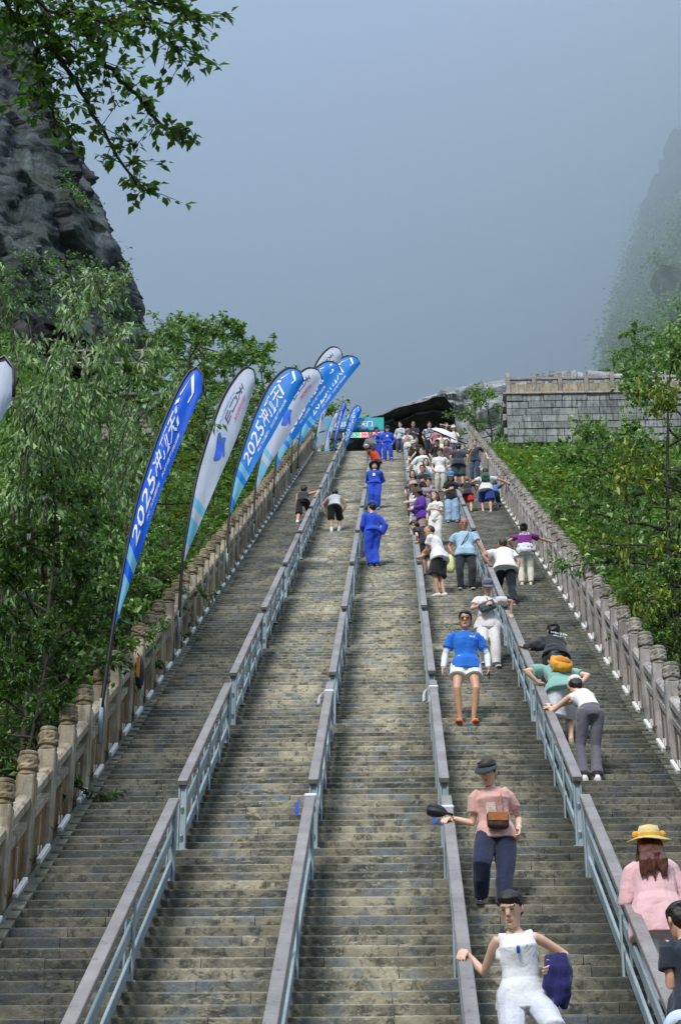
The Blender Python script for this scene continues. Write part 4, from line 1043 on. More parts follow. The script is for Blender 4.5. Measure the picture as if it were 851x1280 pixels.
P_('crouched climber in blue tucked against the right balustrade', 618, 640, face=10, h=1.5, w=.9, lean=60, drop=.22, RHd=('rail', BAL_R - .1, .2), top=('shirt', '#3a6a9a', .5), bottom=('trousers', '#2a3a4a', 1), hair='short', skin=SK2, lod=0, seed=26)
P_('man in dark slate t-shirt and grey shorts seen from behind', 574, 612, face=0, h=1.76, w=1.08, lean=12, feet=((-.12, 0), (.12, 0)), RHd=(.28, .0, -.02), LH='down', top=('shirt', '#26303e', .5), loose=.03, bottom=('shorts', '#3c4a58', .5), ploose=.035, shoes='#c8c4b8', hair='short', skin=SK2, lod=1, seed=27)
P_('man in navy t-shirt and jeans resting his back against the right balustrade', 594, 604, face=205, h=1.72, w=.92, lean=-4, head=(-20, -8), LH=('rail', BAL_R - .1, .0), RHd=(.0, .26, .22), top=('shirt', '#263040', .5), bottom=('jeans', '#33486a', 1), hair='short', skin=SK1, lod=1, seed=28)
def ex_par(c):
    pass
P_('man in white t-shirt looking down in the middle of the crowd', 550, 620, face=176, h=1.68, w=1.0, lean=8, head=(6, -22), LH=(-.26, .12, .05), RHd='down', top=('shirt', '#f0ecec', .5), loose=.028, bottom=('trousers', '#c8c4bc', 1), hair='short', skin=SK1, lod=1, seed=29)
P_('woman in open white shirt with hair tied back, arm along the rail', 530, 617, face=190, h=1.66, w=.95, fem=True, lean=5, head=(10, -5), RHd=('rail', 2, .0), LH='front', top=('shirt', '#e6ecf0', .7), loose=.032, bottom=('trousers', '#e0dcd6', 1), hair='bun', skin=SK1, lod=1, seed=30)
P_('woman with black bobbed hair and pale blue scarf', 534, 632, face=185, h=1.58, w=.9, fem=True, lean=8, head=(-8, 2), LH='chest', RHd='chest', top=('shirt', '#dce6ea', 1), loose=.03, bottom=('trousers', '#d8d8da', 1), hair='bob', hairc='#0e0d0c', skin=SK1, lod=1, seed=31)
P_('short-haired man in dark top just behind the two hats', 529, 648, face=184, h=1.66, w=.98, lean=6, head=(5, -8), LH='front', RHd='front', top=('shirt', '#1a1e26', .5), loose=.026, bottom=('trousers', '#3a3c40', 1), hair='short', skin=SK2, lod=1, seed=32)
P_('person with tilted head in mauve top with a black bag strap', 535, 668, face=176, h=1.60, w=.98, fem=True, lean=12, side=-8, head=(10, -14), LH='front', RHd='down', top=('shirt', '#9c8c9c', .5), loose=.03, bottom=('trousers', '#26262c', 1), hair='short', skin=SK1, lod=1, seed=33, extra=lambda c: strap(c, (-.1, .14), .05, '#1a1a20', .014))
P_('person in pale beige wide-brimmed hat and white sleeves at the rail', 521, 678, face=-120, h=1.66, w=.95, lean=10, head=(-15, -12), LH='front', RHd=('rail', 2, -.1), top=('shirt', '#ece8e6', 1), loose=.03, bottom=('trousers', '#d4c4c8', 1), hair='bob', hat=('wide', '#d0b0a0'), skin=SK1, lod=1, seed=34)
P_('man in white cap and black t-shirt with clasped hands over the rail', 523, 607, face=-135, h=1.70, w=1.05, lean=24, head=(-8, -14), LH=('rail', 2, -.25), RHd=('rail', 2, -.1), elbowL=(0, 0, -1), top=('shirt', '#16181c', .5), loose=.03, bottom=('trousers', '#ece8e0', 1), hair='short', hat=('cap', '#ddd6d0'), skin=SK1, lod=1, seed=35)
P_('dark-haired person in black with a white collar behind the man in the white cap', 521, 598, face=180, h=1.66, w=.95, lean=2, head=(-6, -4), top=('shirt', '#1c1d22', .6), bottom=('trousers', '#2a2a30', 1), hair='short', skin=SK2, lod=1, seed=36)
pat = None
def pattern_fabric():
    m, nt, bs = new_mat('patterned_fabric'); tcn = N(nt, 'ShaderNodeTexCoord')
    v = N(nt, 'ShaderNodeTexVoronoi'); v.inputs['Scale'].default_value = 16; nt.links.new(tcn.outputs['Object'], v.inputs['Vector'])
    c = ramp(nt, v.outputs['Distance'], [(.28, '#c8d4dc'), (.42, '#c8d4dc'), (.48, '#2c3a4c')]); nt.links.new(c, bs.inputs['Base Color']); bs.inputs['Roughness'].default_value = .85; return m
P_('tall man in blue and white patterned short-sleeved shirt at the head of the stairs', 537, 575, face=186, h=1.76, w=1.16, lean=0, head=(-18, -4), RHd=(.24, .05, .0), top=('patterned_shirt', pattern_fabric(), .5), loose=.03, bottom=('trousers', '#161a2c', 1), hair='short', skin=SK2, lod=1, seed=37)
P_('man in navy top looking down from the head of the stairs', 517, 574, face=180, h=1.76, w=1.0, lean=3, head=(-5, -10), LH='front', top=('shirt', '#1e2740', .6), bottom=('trousers', '#1a1c24', 1), hair='short', skin=SK2, lod=1, seed=38)
P_('woman in pink cap with folded arms in a pale top', 511, 582, face=188, h=1.62, w=1.0, fem=True, lean=2, head=(4, -8), LH='chest', RHd='chest', top=('shirt', '#e4dcd6', .5), loose=.024, bottom=('trousers', '#b8b4b0', 1), hair='short', hat=('cap', '#c47a84'), skin=SK1, lod=1, seed=39)
P_('man in pale grey shirt at the top edge, left end of the crowd', 500, 570, face=190, h=1.62, w=.95, lean=2, head=(10, -4), LH='front', top=('shirt', '#b8c6d2', 1), bottom=('trousers', '#3c4c64', 1), hair='short', skin=SK1, lod=1, seed=40)
P_('woman in dark dress raising a phone at the head of the stairs', 559, 573, face=165, h=1.66, w=.9, fem=True, lean=2, head=(-20, 4), LH='face', RHd='face', top=('shirt', '#5a2c4c', .5), bottom=('skirt', '#1d2230', .7), hair='long', hairc='#3a2220', skin=SK1, lod=1, seed=41)
P_('person in white hat and cream top half hidden behind the parasol', 552, 586, face=180, h=1.62, w=.95, lean=3, head=(0, -10), LH='chest', top=('shirt', '#e8e0d0', .5), bottom=('trousers', '#4a4a50', 1), hair='short', hat=('cap', '#e6e0da'), skin=SK1, lod=0, seed=42)
P_('person with pink scarf beside the patterned shirt', 546, 578, face=175, h=1.62, w=.9, fem=True, lean=0, head=(0, 0), top=('shirt', '#b07a88', .6), bottom=('trousers', '#2c2c34', 1), hair='short', skin=SK1, lod=0, seed=43)
cpar = P_('person in black holding a white parasol in the crowd', 548, 602, face=172, h=1.64, w=.95, lean=4, head=(0, -12), LH=(-.04, .22, .42), RHd='down', top=('shirt', '#14151a', .6), bottom=('trousers', '#15171c', 1), hair='short', skin=SK1, lod=1, seed=44, hand='grip')
def parasol(h, axis, rad, label):
    O = Vector(h); r = empty('parasol', O); tag(r, label, 'parasol'); a = Vector(axis).normalized(); L = .62
    b = MB(); b.tube([-a * .12, a * (L + .03)], .008, 6); b.build('shaft', M['steel'], r, True)
    b = MB(); b.tube([-a * .16, -a * .02], .016, 8); b.build('handle', M['black'], r, True)
    q = a.to_track_quat('Z', 'Y').to_matrix(); n = 8
    for nm, off, m_ in (('canopy', 0, fabric('#e6e8ec', .6)), ('lining', -.012, fabric('#1a1c22', .7))):
        b = MB(); rings = []
        for t in (.02, .3, .6, .85, 1.0):
            ring = []
            for j in range(n * 2):
                an = math.pi * j / n; rr = rad * t * (1 if j % 2 == 0 else .93)
                ring.append(q @ Vector((rr * math.cos(an), rr * math.sin(an), L + off - .22 * rad * 1.6 * t * t + (0 if j % 2 == 0 else .012 * t))))
            rings.append(ring)
        b.loft(rings, cap=False); b.build(nm, m_, r, True)
    for j in range(n):
        an = 2 * math.pi * j / n; b = MB(); b.tube([q @ Vector((0, 0, L * .55)), q @ Vector((rad * .6 * math.cos(an), rad * .6 * math.sin(an), L - .10 * rad - .03))], .004, 4); b.build('rib', M['steel'], r)
parasol(cpar['arms'][0][2] + Vector((.0, 0, .03)), (.42, -.42, .82), .55, 'open white parasol with black lining tilted over the crowd')
P_('person in white shirt and sunhat beside the woman raising a phone', 568, 576, face=170, h=1.60, w=.95, lean=3, head=(8, -6), LH='chest', top=('shirt', '#ebe8e4', .6), bottom=('trousers', '#565a66', 1), hair='short', hat=('bucket', '#ddd2c0'), skin=SK1, lod=0, seed=45)
P_('black-haired head and grey top low behind the beige and brown hats', 517, 652, face=200, h=1.56, w=.95, lean=6, head=(-14, -10), LH='front', top=('shirt', '#5a5e68', .6), bottom=('trousers', '#2b2c33', 1), hair='bob', hairc='#0e0d0c', skin=SK1, lod=0, seed=46)
P_('person in pale pink top squeezed between the dark slate man and the parasol', 559, 600, face=182, h=1.60, w=.92, fem=True, lean=4, head=(-6, -12), LH='front', RHd='front', top=('shirt', '#d9b4b8', .6), bottom=('trousers', '#ece9e4', 1), hair='long', hairc='#241812', skin=SK1, lod=0, seed=47)
# ---- workers in blue and others on the third lane
def ex_badge(c):
    k = c['k']; b = MB(); b.bbox(c['sp'](.27) + c['Fc'] * .145 * k, (.075 * k, .008, .10 * k), .002, Matrix((c['Rc'], c['Fc'], c['S'])).transposed()); part(c, 'badge', b, M['white'], False)
    b = MB(); orings(b, [c['sp'](.055), c['sp'](.095)], [(.178 * k, .138 * k)] * 2, [c['Rt']] * 2, n=18); part(c, 'belt', b, M['black'])
    bands(c)
def bands(c):
    k = c['k']
    for (hp2, kn, an) in c['legs']:
        d = an - kn; b = MB(); b.tube([kn + d * .70, kn + d * .78], .073 * k, 12); part(c, 'reflective_band', b, simple('reflective', '#c8d0d8', .3))
WB = '#1648c8'
P_('worker in blue uniform and black wide hat standing hands behind his back', 468, 642, face=180, h=1.70, w=1.04, lean=-3, head=(0, 18), feet=((.09, 0), (-.09, 0)), LH='back', RHd='back', top=('uniform_jacket', WB, 1), hem=.0, loose=.032, bottom=('uniform_trousers', WB, 1), ploose=.03, shoes='#2a4a9a', hair='short', hat=('wide', '#1a1a22'), skin=SK1, lod=1, extra=ex_badge, seed=50)
P_('worker in blue uniform and blue cap leaning by the handrail, back turned', 466, 716, face=-38, h=1.70, w=1.06, lean=2, side=-4, head=(-10, 0), feet=((-.05, 0), (.09, 0)), LH='front', RHd=(.2, -.08, -.04), top=('uniform_jacket', WB, 1), hem=.0, loose=.034, bottom=('uniform_trousers', WB, 1), ploose=.032, shoes='#15161c', hair='short', hat=('cap', '#183c98'), skin=SK1, lod=1, extra=bands, seed=51)
def ex_b2(c): ex_badge(c)
P_('worker in blue uniform and dark cap facing down from the top of the stairs', 485, 580, face=182, h=1.72, w=1.06, lean=0, feet=((.13, 0), (-.13, 0)), top=('uniform_jacket', WB, 1), hem=.0, loose=.034, bottom=('uniform_trousers', WB, 1), ploose=.03, shoes='#4a3a34', hair='short', hat=('cap', '#15182a'), skin=SK1, lod=1, extra=ex_b2, seed=52)
P_('worker in blue uniform half hidden beside the other one at the top', 472, 579, face=200, h=1.62, w=1.0, lean=8, head=(10, -10), LH='chest', RHd='front', top=('uniform_jacket', WB, 1), hem=.0, loose=.03, bottom=('uniform_trousers', WB, 1), ploose=.03, shoes='#4a3a34', hair='short', hat=('cap', '#3a2a4a'), skin=SK1, lod=0, seed=53, extra=bands)
P_('person in grey jacket by the second handrail at the top', 464, 586, face=170, h=1.60, w=.9, lean=4, head=(5, -5), LH='front', top=('jacket', '#7c8286', 1), bottom=('trousers', '#6a6e74', 1), hair='short', skin=SK2, lod=0, seed=54)
def ex_orange(c):
    k = c['k']; b = MB(); orings(b, [c['sp'](t) for t in (-.04, .1, .25, .40)], [(.185 * k, .15 * k), (.178 * k, .145 * k), (.19 * k, .155 * k), (.17 * k, .13 * k)], [c['Rc']] * 4, n=18)
    c['place'](link('orange_vest', skin_from(b, .016, 2, wr=.008, dec=.6), fabric('#e8501c'), c['root']))
    wr_ = c['arms'][0][2]; O = wr_ + Vector((-.05, -.05, .04)); r = empty('camera', O); tag(r, 'black camera with white lens held by the person in the orange vest', 'camera')
    MB().bbox((0, 0, 0), (.12, .08, .10), .012).build('camera_body', M['black'], r); b = MB(); b.tube([(0, -.03, 0), (-.05, -.2, .02)], [.04, .045], 12); b.build('lens', M['white'], r, True)
P_('photographer in orange vest bending over the second handrail', 471, 606, face=-110, h=1.66, w=1.0, lean=42, head=(0, 10), LH=(-.05, .32, .42), RHd=(.05, .34, .42), top=('shirt', '#3a2c30', 1), bottom=('trousers', '#2a2a30', 1), hair='short', hairc='#5c1c14', skin=SK2, lod=1, extra=ex_orange, seed=55)
# ---- the two runners on the left
def ex_calf(c):
    k = c['k']
    for (hp2, kn, an) in c['legs']:
        d = an - kn; b = MB(); b.tube([kn + d * .72, an + Vector((0, 0, -.03))], [.044 * k, .043 * k], 12); part(c, 'sock', b, fabric('#e8e6e2'))
P_('runner in black singlet and black shorts pulling himself up the far left handrail', 374, 661, face=8, h=1.74, w=1.0, lean=48, side=-4, head=(0, 0), feet=((-.06, 0), (.16, 2)), drop=.02, RHd=('rail', 0, .25), LH=(-.1, .4, -.1), elbowR=(1, -.2, .2), top=('singlet', '#15171c', .02), hem=-.04, loose=.010,
   bottom=('shorts', '#15161b', .46), ploose=.01, shoes='#22242a', hair='short', skin=SK2, lod=1, extra=ex_calf, seed=60)
P_('runner in white singlet and black shorts climbing in the second lane', 418, 671, face=2, h=1.72, w=1.02, lean=44, head=(0, -20), feet=((-.08, 0), (.11, 1)), drop=.01, LH=(-.27, .16, -.12), RHd=(.16, .3, -.1), elbowR=(1, -.2, .3), elbowL=(-1, -.2, .1), top=('singlet', '#f0f0f0', .02), hem=-.05, loose=.012,
   bottom=('shorts', '#121318', .46), ploose=.012, shoes='#dcd8d0', hair='short', skin=SK2, lod=1, extra=ex_calf, seed=61)
# ================================================================ FLAGS
def interp_curve(pts, t):
    d = [0]
    for a, b in zip(pts, pts[1:]): d.append(d[-1] + math.hypot(b[0] - a[0], b[1] - a[1]))
    s = t * d[-1]
    for i in range(len(pts) - 1):
        if s <= d[i + 1] or i == len(pts) - 2:
            f = (s - d[i]) / max(1e-6, d[i + 1] - d[i]); f = min(1, f)
            # Catmull-Rom for a smooth pole
            p0 = pts[max(i - 1, 0)]; p1 = pts[i]; p2 = pts[i + 1]; p3 = pts[min(i + 2, len(pts) - 1)]
            return tuple(.5 * ((2 * p1[j]) + (-p0[j] + p2[j]) * f + (2 * p0[j] - 5 * p1[j] + 4 * p2[j] - p3[j]) * f * f + (-p0[j] + 3 * p1[j] - 3 * p2[j] + p3[j]) * f ** 3) for j in (0, 1))
SH = {
 'A': ([(0, 0), (.06, .72), (.13, 1.45), (.29, 2.7), (.50, 3.6), (.72, 4.3), (.89, 4.68), (1.0, 4.78), (1.08, 4.68), (1.10, 4.4)], [(.07, .9), (.23, 1.5), (.54, 2.7), (.85, 3.7), (1.10, 4.4)]),
 'B': ([(0, 0), (.02, 1.0), (.1, 1.78), (.23, 2.77), (.44, 3.68), (.63, 4.29), (.88, 4.76), (1.04, 4.90), (1.15, 4.83), (1.18, 4.57)], [(.02, .95), (.22, 1.55), (.54, 2.47), (.9, 3.53), (1.18, 4.57)]),
 'C': ([(0, 0), (.02, .9), (.10, 1.7), (.25, 2.4), (.45, 3.15), (.75, 3.97), (1.0, 4.38), (1.26, 4.58), (1.50, 4.50), (1.60, 4.22)], [(.03, .9), (.27, 1.5), (.80, 2.59), (1.60, 4.22)])}
def cloth(name, c, c2=None):
    m, nt, bs = new_mat(name); tcn = N(nt, 'ShaderNodeTexCoord'); p = tcn.outputs['Object']
    a = mixc(nt, c, c2 or c, noise_n(nt, p, .6, 2, .5)); nt.links.new(a, bs.inputs['Base Color']); bs.inputs['Roughness'].default_value = .55
    tr = N(nt, 'ShaderNodeBsdfTranslucent'); nt.links.new(a, tr.inputs[0]); mxs = N(nt, 'ShaderNodeMixShader'); mxs.inputs[0].default_value = .35
    nt.links.new(bs.outputs[0], mxs.inputs[1]); nt.links.new(tr.outputs[0], mxs.inputs[2]); nt.links.new(mxs.outputs[0], nt.nodes['Material Output'].inputs[0])
    wv = N(nt, 'ShaderNodeMapping'); wv.inputs['Scale'].default_value = (3, 3, .6); nt.links.new(p, wv.inputs[0]); bump(nt, bs, noise_n(nt, wv.outputs[0], 2.2, 3, .5), .05, .5); return m
M['f_blue'] = cloth('blue_flag_cloth', '#0870ff', '#0868fa'); M['f_azure'] = cloth('azure_flag_cloth', '#1288fc', '#1c96fc'); M['f_white'] = cloth('white_flag_cloth', '#c6d4ee', '#d2dcf2')
M['f_cyan'] = cloth('cyan_flag_cloth', '#6fc4ee', '#86d0f0'); M['f_edge'] = simple('flag_sleeve', '#14161c', .7); M['f_pole'] = simple('pole', '#181b22', .4); M['ink_white'] = simple('white_print', '#e6ecf6', .7, var=.03)
M['ink_navy'] = simple('navy_print', '#222a5a', .7); M['ink_pink'] = simple('pink_print', '#d85a9a', .7); M['ink_blue'] = simple('blue_print', '#2a62d8', .7, var=.4, scale=5); M['ink_sky'] = simple('sky_print', '#5aa0e0', .7)
def text_raw(s, size=1.0, align='LEFT', line=1.0):
    cu = bpy.data.curves.new('t', 'FONT'); cu.body = s; cu.size = size; cu.align_x = align; cu.resolution_u = 2; cu.space_line = line; cu.offset = .012
    o = bpy.data.objects.new('t', cu); TMP.collection.objects.link(o); TMP.view_layers[0].update(); dg = TMP.view_layers[0].depsgraph
    me = bpy.data.meshes.new_from_object(o.evaluated_get(dg), depsgraph=dg); bpy.data.objects.remove(o); return me
def flag(loc, shape, kind, label, yaw=0, sc=1.0, t0=0.16, seed=0, us=1.0):
    r = empty('feather_flag', loc); tag(r, label, 'flag', 'feather flags along the left balustrade')
    pole, edge = SH[shape]; cyw, syw = math.cos(R(yaw)), math.sin(R(yaw)); q = random.Random(seed); ph = q.uniform(0, 6)
    dl = [0]
    for a, b in zip(pole, pole[1:]): dl.append(dl[-1] + math.hypot(b[0] - a[0], b[1] - a[1]))
    tb = .9 / dl[-1]
    def w3(u, v, d=0): u *= sc * us; v *= sc; return Vector((u * cyw - d * syw, u * syw + d * cyw, v))
    def surf(t, s, off=0.0):
        a = interp_curve(pole, tb + (1 - tb) * t); b = interp_curve(edge, t)
        u = a[0] + (b[0] - a[0]) * s; v = a[1] + (b[1] - a[1]) * s
        wd = math.hypot(a[0] - b[0], a[1] - b[1])
        d = -.10 * wd * math.sin(math.pi * s) + .035 * wd * math.sin(7 * s + 5 * t + ph) * s + .018 * math.sin(t * 16 + 3 * s + ph) * s - off
        return w3(u, v, d)
    NR, NC = 46, 12
    V = []; F = []; mi = []
    for i in range(NR + 1):
        for j in range(NC + 1): V.append(surf(i / NR, j / NC))
    for i in range(NR):
        for j in range(NC):
            F.append((i * (NC + 1) + j, i * (NC + 1) + j + 1, (i + 1) * (NC + 1) + j + 1, (i + 1) * (NC + 1) + j))
            tt = i / NR
            k = 0
            if j == 0: k = 1
            elif .10 < tt < .21 or .24 < tt < .30: k = 2
            mi.append(k)
    me = bpy.data.meshes.new('sail'); me.from_pydata(V, [], F)
    base = {'blue': M['f_blue'], 'azure': M['f_azure'], 'white': M['f_white']}[kind]
    me.materials.append(base); me.materials.append(M['f_edge']); me.materials.append(M['f_cyan'])
    me.polygons.foreach_set('material_index', mi); me.update(); me.shade_smooth()
    sail = link('sail', me, None, r)
    b = MB(); pts = [w3(*interp_curve(pole, i / 40)) for i in range(41)]; b.tube(pts, [.020 * sc * (1.2 - .5 * i / 40) + .004 for i in range(41)], 8); b.build('pole', M['f_pole'], r, True)
    b = MB(); b.tube([(0, 0, -.45 * sc), (0, 0, .12)], .028, 8); b.build('pole_socket', M['steel'], r, True)
    def put_text(s, ta, tb_, sa, sb, mat, vertical=False):
        me = text_raw(s, 1.0, 'CENTER' if vertical else 'LEFT', .95)
        co = [v.co.copy() for v in me.vertices]
        if not co: return
        x0, x1 = min(c.x for c in co), max(c.x for c in co); y0, y1 = min(c.y for c in co), max(c.y for c in co)
        for v in me.vertices:
            fx = (v.co.x - x0) / (x1 - x0); fy = (v.co.y - y0) / (y1 - y0)
            if vertical: t = ta + (tb_ - ta) * fy; s_ = sa + (sb - sa) * fx
            else: t = ta + (tb_ - ta) * fx; s_ = sb + (sa - sb) * fy
            v.co = surf(t, s_, .012)
        me.update(); link('lettering', me, mat, sail)
    if kind in ('blue', 'azure'):
        put_text('2025', .33, .56, .22, .70, M['ink_white']); put_text('冲顶天', .57, .77, .18, .70, M['ink_white']); put_text('门', .775, .90, .16, .66, M['ink_white'])
        put_text('天门山国际', .44, .58, .76, .86, M['ink_white']); put_text('天梯速攀挑战赛', .60, .78, .78, .87, M['ink_white'])
    else:
        put_text('天\n门\n山', .68, .86, .34, .56, M['ink_navy'], True); put_text('张\n家\n界', .72, .85, .66, .76, M['ink_pink'], True); put_text('TIANMEN', .60, .80, .24, .29, M['ink_sky'])
        # plain wave strokes in blue
        for (t0_, t1_, sc_, wd_, ph_) in ((.50, .62, .50, .15, .3), (.555, .63, .70, .09, 1.6)):
            V = []; F = []; n = 20
            for i in range(n + 1):
                f = i / n; s_ = sc_ + .10 * math.sin(f * 4.2 + ph_); t = t0_ + (t1_ - t0_) * f; w_ = wd_ * math.sin(math.pi * (.04 + .92 * f)) ** .8
                V += [surf(t, s_ + w_, .012), surf(t, s_ - w_, .012)]
            F = [(2 * i, 2 * i + 2, 2 * i + 3, 2 * i + 1) for i in range(n)]
            me = bpy.data.meshes.new('emblem_stroke'); me.from_pydata(V, [], F); link('emblem_stroke', me, M['ink_blue'], sail)
    return r
def zy(Z): return (Z + 2.745) / 1.166                 # distance along Y of the stair plane at view depth Z
def flag_px(px, py, shape, kind, label, x=-3.60, **kw):
    d = ray(px, py); t = x / d.x; flag(d * t, shape, kind, label, **kw)
flag_px(-236, 1180, 'A', 'white', 'pale feather flag cut by the left edge of the photo', seed=1, x=-4.15)
flag_px(127, 885, 'A', 'blue', 'deep blue feather flag nearest the camera, white characters', seed=2)
flag_px(224, 772, 'B', 'white', 'pale feather flag with dark characters, between the two big blue flags', seed=3, yaw=10)
flag_px(284, 692, 'C', 'azure', 'broad azure feather flag with large white 2025 in the middle of the row', seed=4)
flag_px(317, 655, 'C', 'white', 'white feather flag half behind the broad azure one', seed=5, us=1.08)
flag_px(342, 622, 'C', 'azure', 'azure feather flag just beyond the half hidden white one', seed=6, sc=1.02, us=1.22)
flag_px(364, 592, 'C', 'white', 'highest white feather flag, its rounded top against the sky', seed=7, sc=1.12, us=1.0)
flag_px(372, 586, 'C', 'azure', 'azure feather flag at the right end of the main row', seed=8, sc=1.06, us=1.38)
for (px_, Z_, sh_, kd_, lb_, s_, sd_) in ((411, 88, 'A', 'blue', 'small narrow blue feather flag on the upper landing', .80, 9), (417, 89, 'A', 'white', 'small pale feather flag between two blue ones on the landing', .80, 10), (421, 88.5, 'C', 'azure', 'small azure feather flag bending over the start banner', .86, 11)):
    p = at(px_, 568, Z_); flag(((px_ - 490) / FPX * Z_, (Z_ - ZTOP * _sp) / _cp, ZTOP + .05), sh_, kd_, lb_, sc=s_, seed=sd_, us=.75)
for (px_, Z_, s_, sd_, lb_) in ((392, 86, .70, 12, 'furled pale flag tail hanging left of the landing flags'), (401, 88, .72, 13, 'furled pale flag tail nearest the landing flags')):
    p = at(px_, 566, Z_); flag((p.x, p.y, ZTOP - .4), 'A', 'white', lb_, sc=s_, seed=sd_)
# ================================================================ START GANTRY ON THE LANDING
def gantry():
    Z = 90.5; a = at(433, 524, Z); b = at(480, 544, Z); y = a.y; x0, x1 = -3.2, b.x; zt = a.z; zb = b.z
    r = empty('start_gantry', ((x0 + x1) / 2, y, ZTOP)); tag(r, 'start gantry with turquoise banner and dark clock board on the upper landing', 'gantry'); O = r.location
    W = x1 - x0; 
    MB().bbox((0, 0, (zt + zb) / 2 - O.z), (W, .25, zt - zb), .01).build('banner', cloth('turquoise_banner', '#3fb4e0', '#58c8e6'), r)
    MB().bbox((W * .42, -.128, (zt + zb) / 2 - O.z), (W * .14, .01, (zt - zb) * .9), .002).build('banner_panel', cloth('teal_panel', '#35cfc4'), r)
    me = text_raw('2025冲顶天门', .31); me.transform(Matrix.Translation((-1.0, -.14, (zt + zb) / 2 - O.z - .12)) @ Matrix.Rotation(R(90), 4, 'X')); link('lettering', me, M['ink_white'], r)
    me = text_raw('天门山国际天梯速攀挑战赛', .13); me.transform(Matrix.Translation((-.9, -.14, (zt + zb) / 2 - O.z - .36)) @ Matrix.Rotation(R(90), 4, 'X')); link('lettering', me, M['ink_navy'], r)
    zl = at(455, 556, Z).z
    MB().bbox((-.1, .0, (zb - .04 + zl) / 2 - O.z), (W - .3, .18, zb - .04 - zl), .01).build('clock_board', M['black'], r)
    for nm, xx, c, s in (('green', at(440.5, 550, Z).x, '#c8ffe0', '0:45:38'), ('red', at(463, 550, Z).x, '#ffb0b8', '09:57:12')):
        cx = xx - O.x; cz = (zb + zl) / 2 - O.z - .03
        MB().bbox((cx, -.10, cz), (.86, .02, .26), .004).build('display', simple(nm + '_display', c, .4, emis=(c, .35), var=.05), r)
        me = text_raw(s, .26, 'CENTER'); me.transform(Matrix.Translation((cx, -.115, cz - .09)) @ Matrix.Rotation(R(90), 4, 'X')); link('digits', me, simple(nm + '_digits', '#40b080' if nm == 'green' else '#e03048', .5, emis=('#60e0a0' if nm == 'green' else '#ff4060', .3)), r)
    for xx in (x0 + .08, x1 - .1): MB().bbox((xx - O.x, 0, (zt - O.z) / 2), (.2, .2, zt - O.z), .01).build('leg', cloth('pale_blue_leg', '#9cb8ec'), r)
gantry()
# ================================================================ TERRACE WALL ON THE RIGHT
def terrace():
    Z = 88.5; a = at(632, 493, Z); y = a.y; x0 = a.x; z1 = a.z - .1; z0 = at(630, 572, Z).z; W = 13.0
    r = empty('terrace_wall', (x0, y, z0)); tag(r, 'grey block retaining wall of the terrace to the right of the stairs', 'wall')
    MB().bbox((W / 2 + .2, 3.2, (z1 - z0) / 2 - 1.02), (W - .05, 5.6, z1 - z0 + 1.96), .01).build('wall_core', M['bal_r'], r)
    bm_ = stone_material('wall_block', ('#676b6d', '#8b8f90', '#adaea8'), '#23262a', .6, 1.3, .15); q = random.Random(2); nr = 7; h = (z1 - z0) / nr; shapes = {}
    for i in range(nr):
        x = 0; off = q.uniform(.4, 1.0)
        while x < W:
            w_ = min(off if x == 0 else q.uniform(.75, 1.25), W - x)
            if w_ < .1: break
            o = MB().bbox((0, 0, 0), (w_ - .02, .5, h - .02), .015).build('stone_block', bm_, r, loc=(x + w_ / 2, .1 + q.uniform(-.03, .03), h * (i + .5))); x += w_
        yy = .5
        while yy < 5:                                     # the side facing the stairs
            MB().bbox((0, 0, 0), (.5, 1.0, h - .02), .015).build('stone_block', bm_, r, loc=(.12 + q.uniform(-.03, .03), yy + .36 + (.5 if i % 2 else 0), h * (i + .5))); yy += 1.02
    MB().bbox((W / 2, 2.9, z1 - z0 + .03), (W + .3, 6.3, .10), .02).build('coping', M['bal_r'], r)
    t = empty('terrace_balustrade', (x0, y + .1, z1 + .08)); tag(t, 'pale stone balustrade with square posts on top of the grey terrace wall', 'balustrade')
    n = 11; sp_ = 1.2
    for k in range(n):
        MB().bbox((.12 + k * sp_, 0, .58), (.2, .2, 1.16), .015).build('post', M['bal_r'], t)
    for k in range(n - 1):
        c = .12 + (k + .5) * sp_
        MB().bbox((c, 0, .86), (sp_ - .2, .16, .12), .015).build('top_rail', M['bal_r'], t)
        MB().bbox((c, 0, .31), (sp_ - .2, .08, .56), .01).build('panel', M['bal_l'], t)
        for s_ in (-1, 1): MB().bbox((c + s_ * .36, 0, .70), (.22, .07, .2), .02).build('bracket', M['bal_r'], t)
    # parked stall behind the tree and the white cabinet at its corner
    p = at(626, 562, 87.6); c = empty('cabinet', (p.x - .3, p.y, ZTOP)); tag(c, 'small white cabinet at the corner of the grey terrace wall', 'cabinet')
    MB().bbox((0, 0, .42), (.42, .35, .84), .02).build('cabinet_body', M['white'], c); MB().bbox((.02, -.182, .45), (.3, .012, .6), .004).build('door', simple('cabinet_door', '#b9bcbc', .5), c); MB().bbox((-.33, -.05, .5), (.16, .2, 1.0), .02).build('side_box', M['white'], c)
    p = at(600, 566, 88); c = empty('stone_bench', (p.x, p.y, ZTOP)); tag(c, 'low pale stone bench under the small tree beside the landing', 'bench')
    MB().bbox((0, 0, .42), (1.6, .4, .08), .01).build('seat', M['bal_r'], c)
    for s_ in (-1, 1): MB().bbox((s_ * .6, 0, .19), (.15, .35, .38), .01).build('leg', M['bal_r'], c)
terrace()
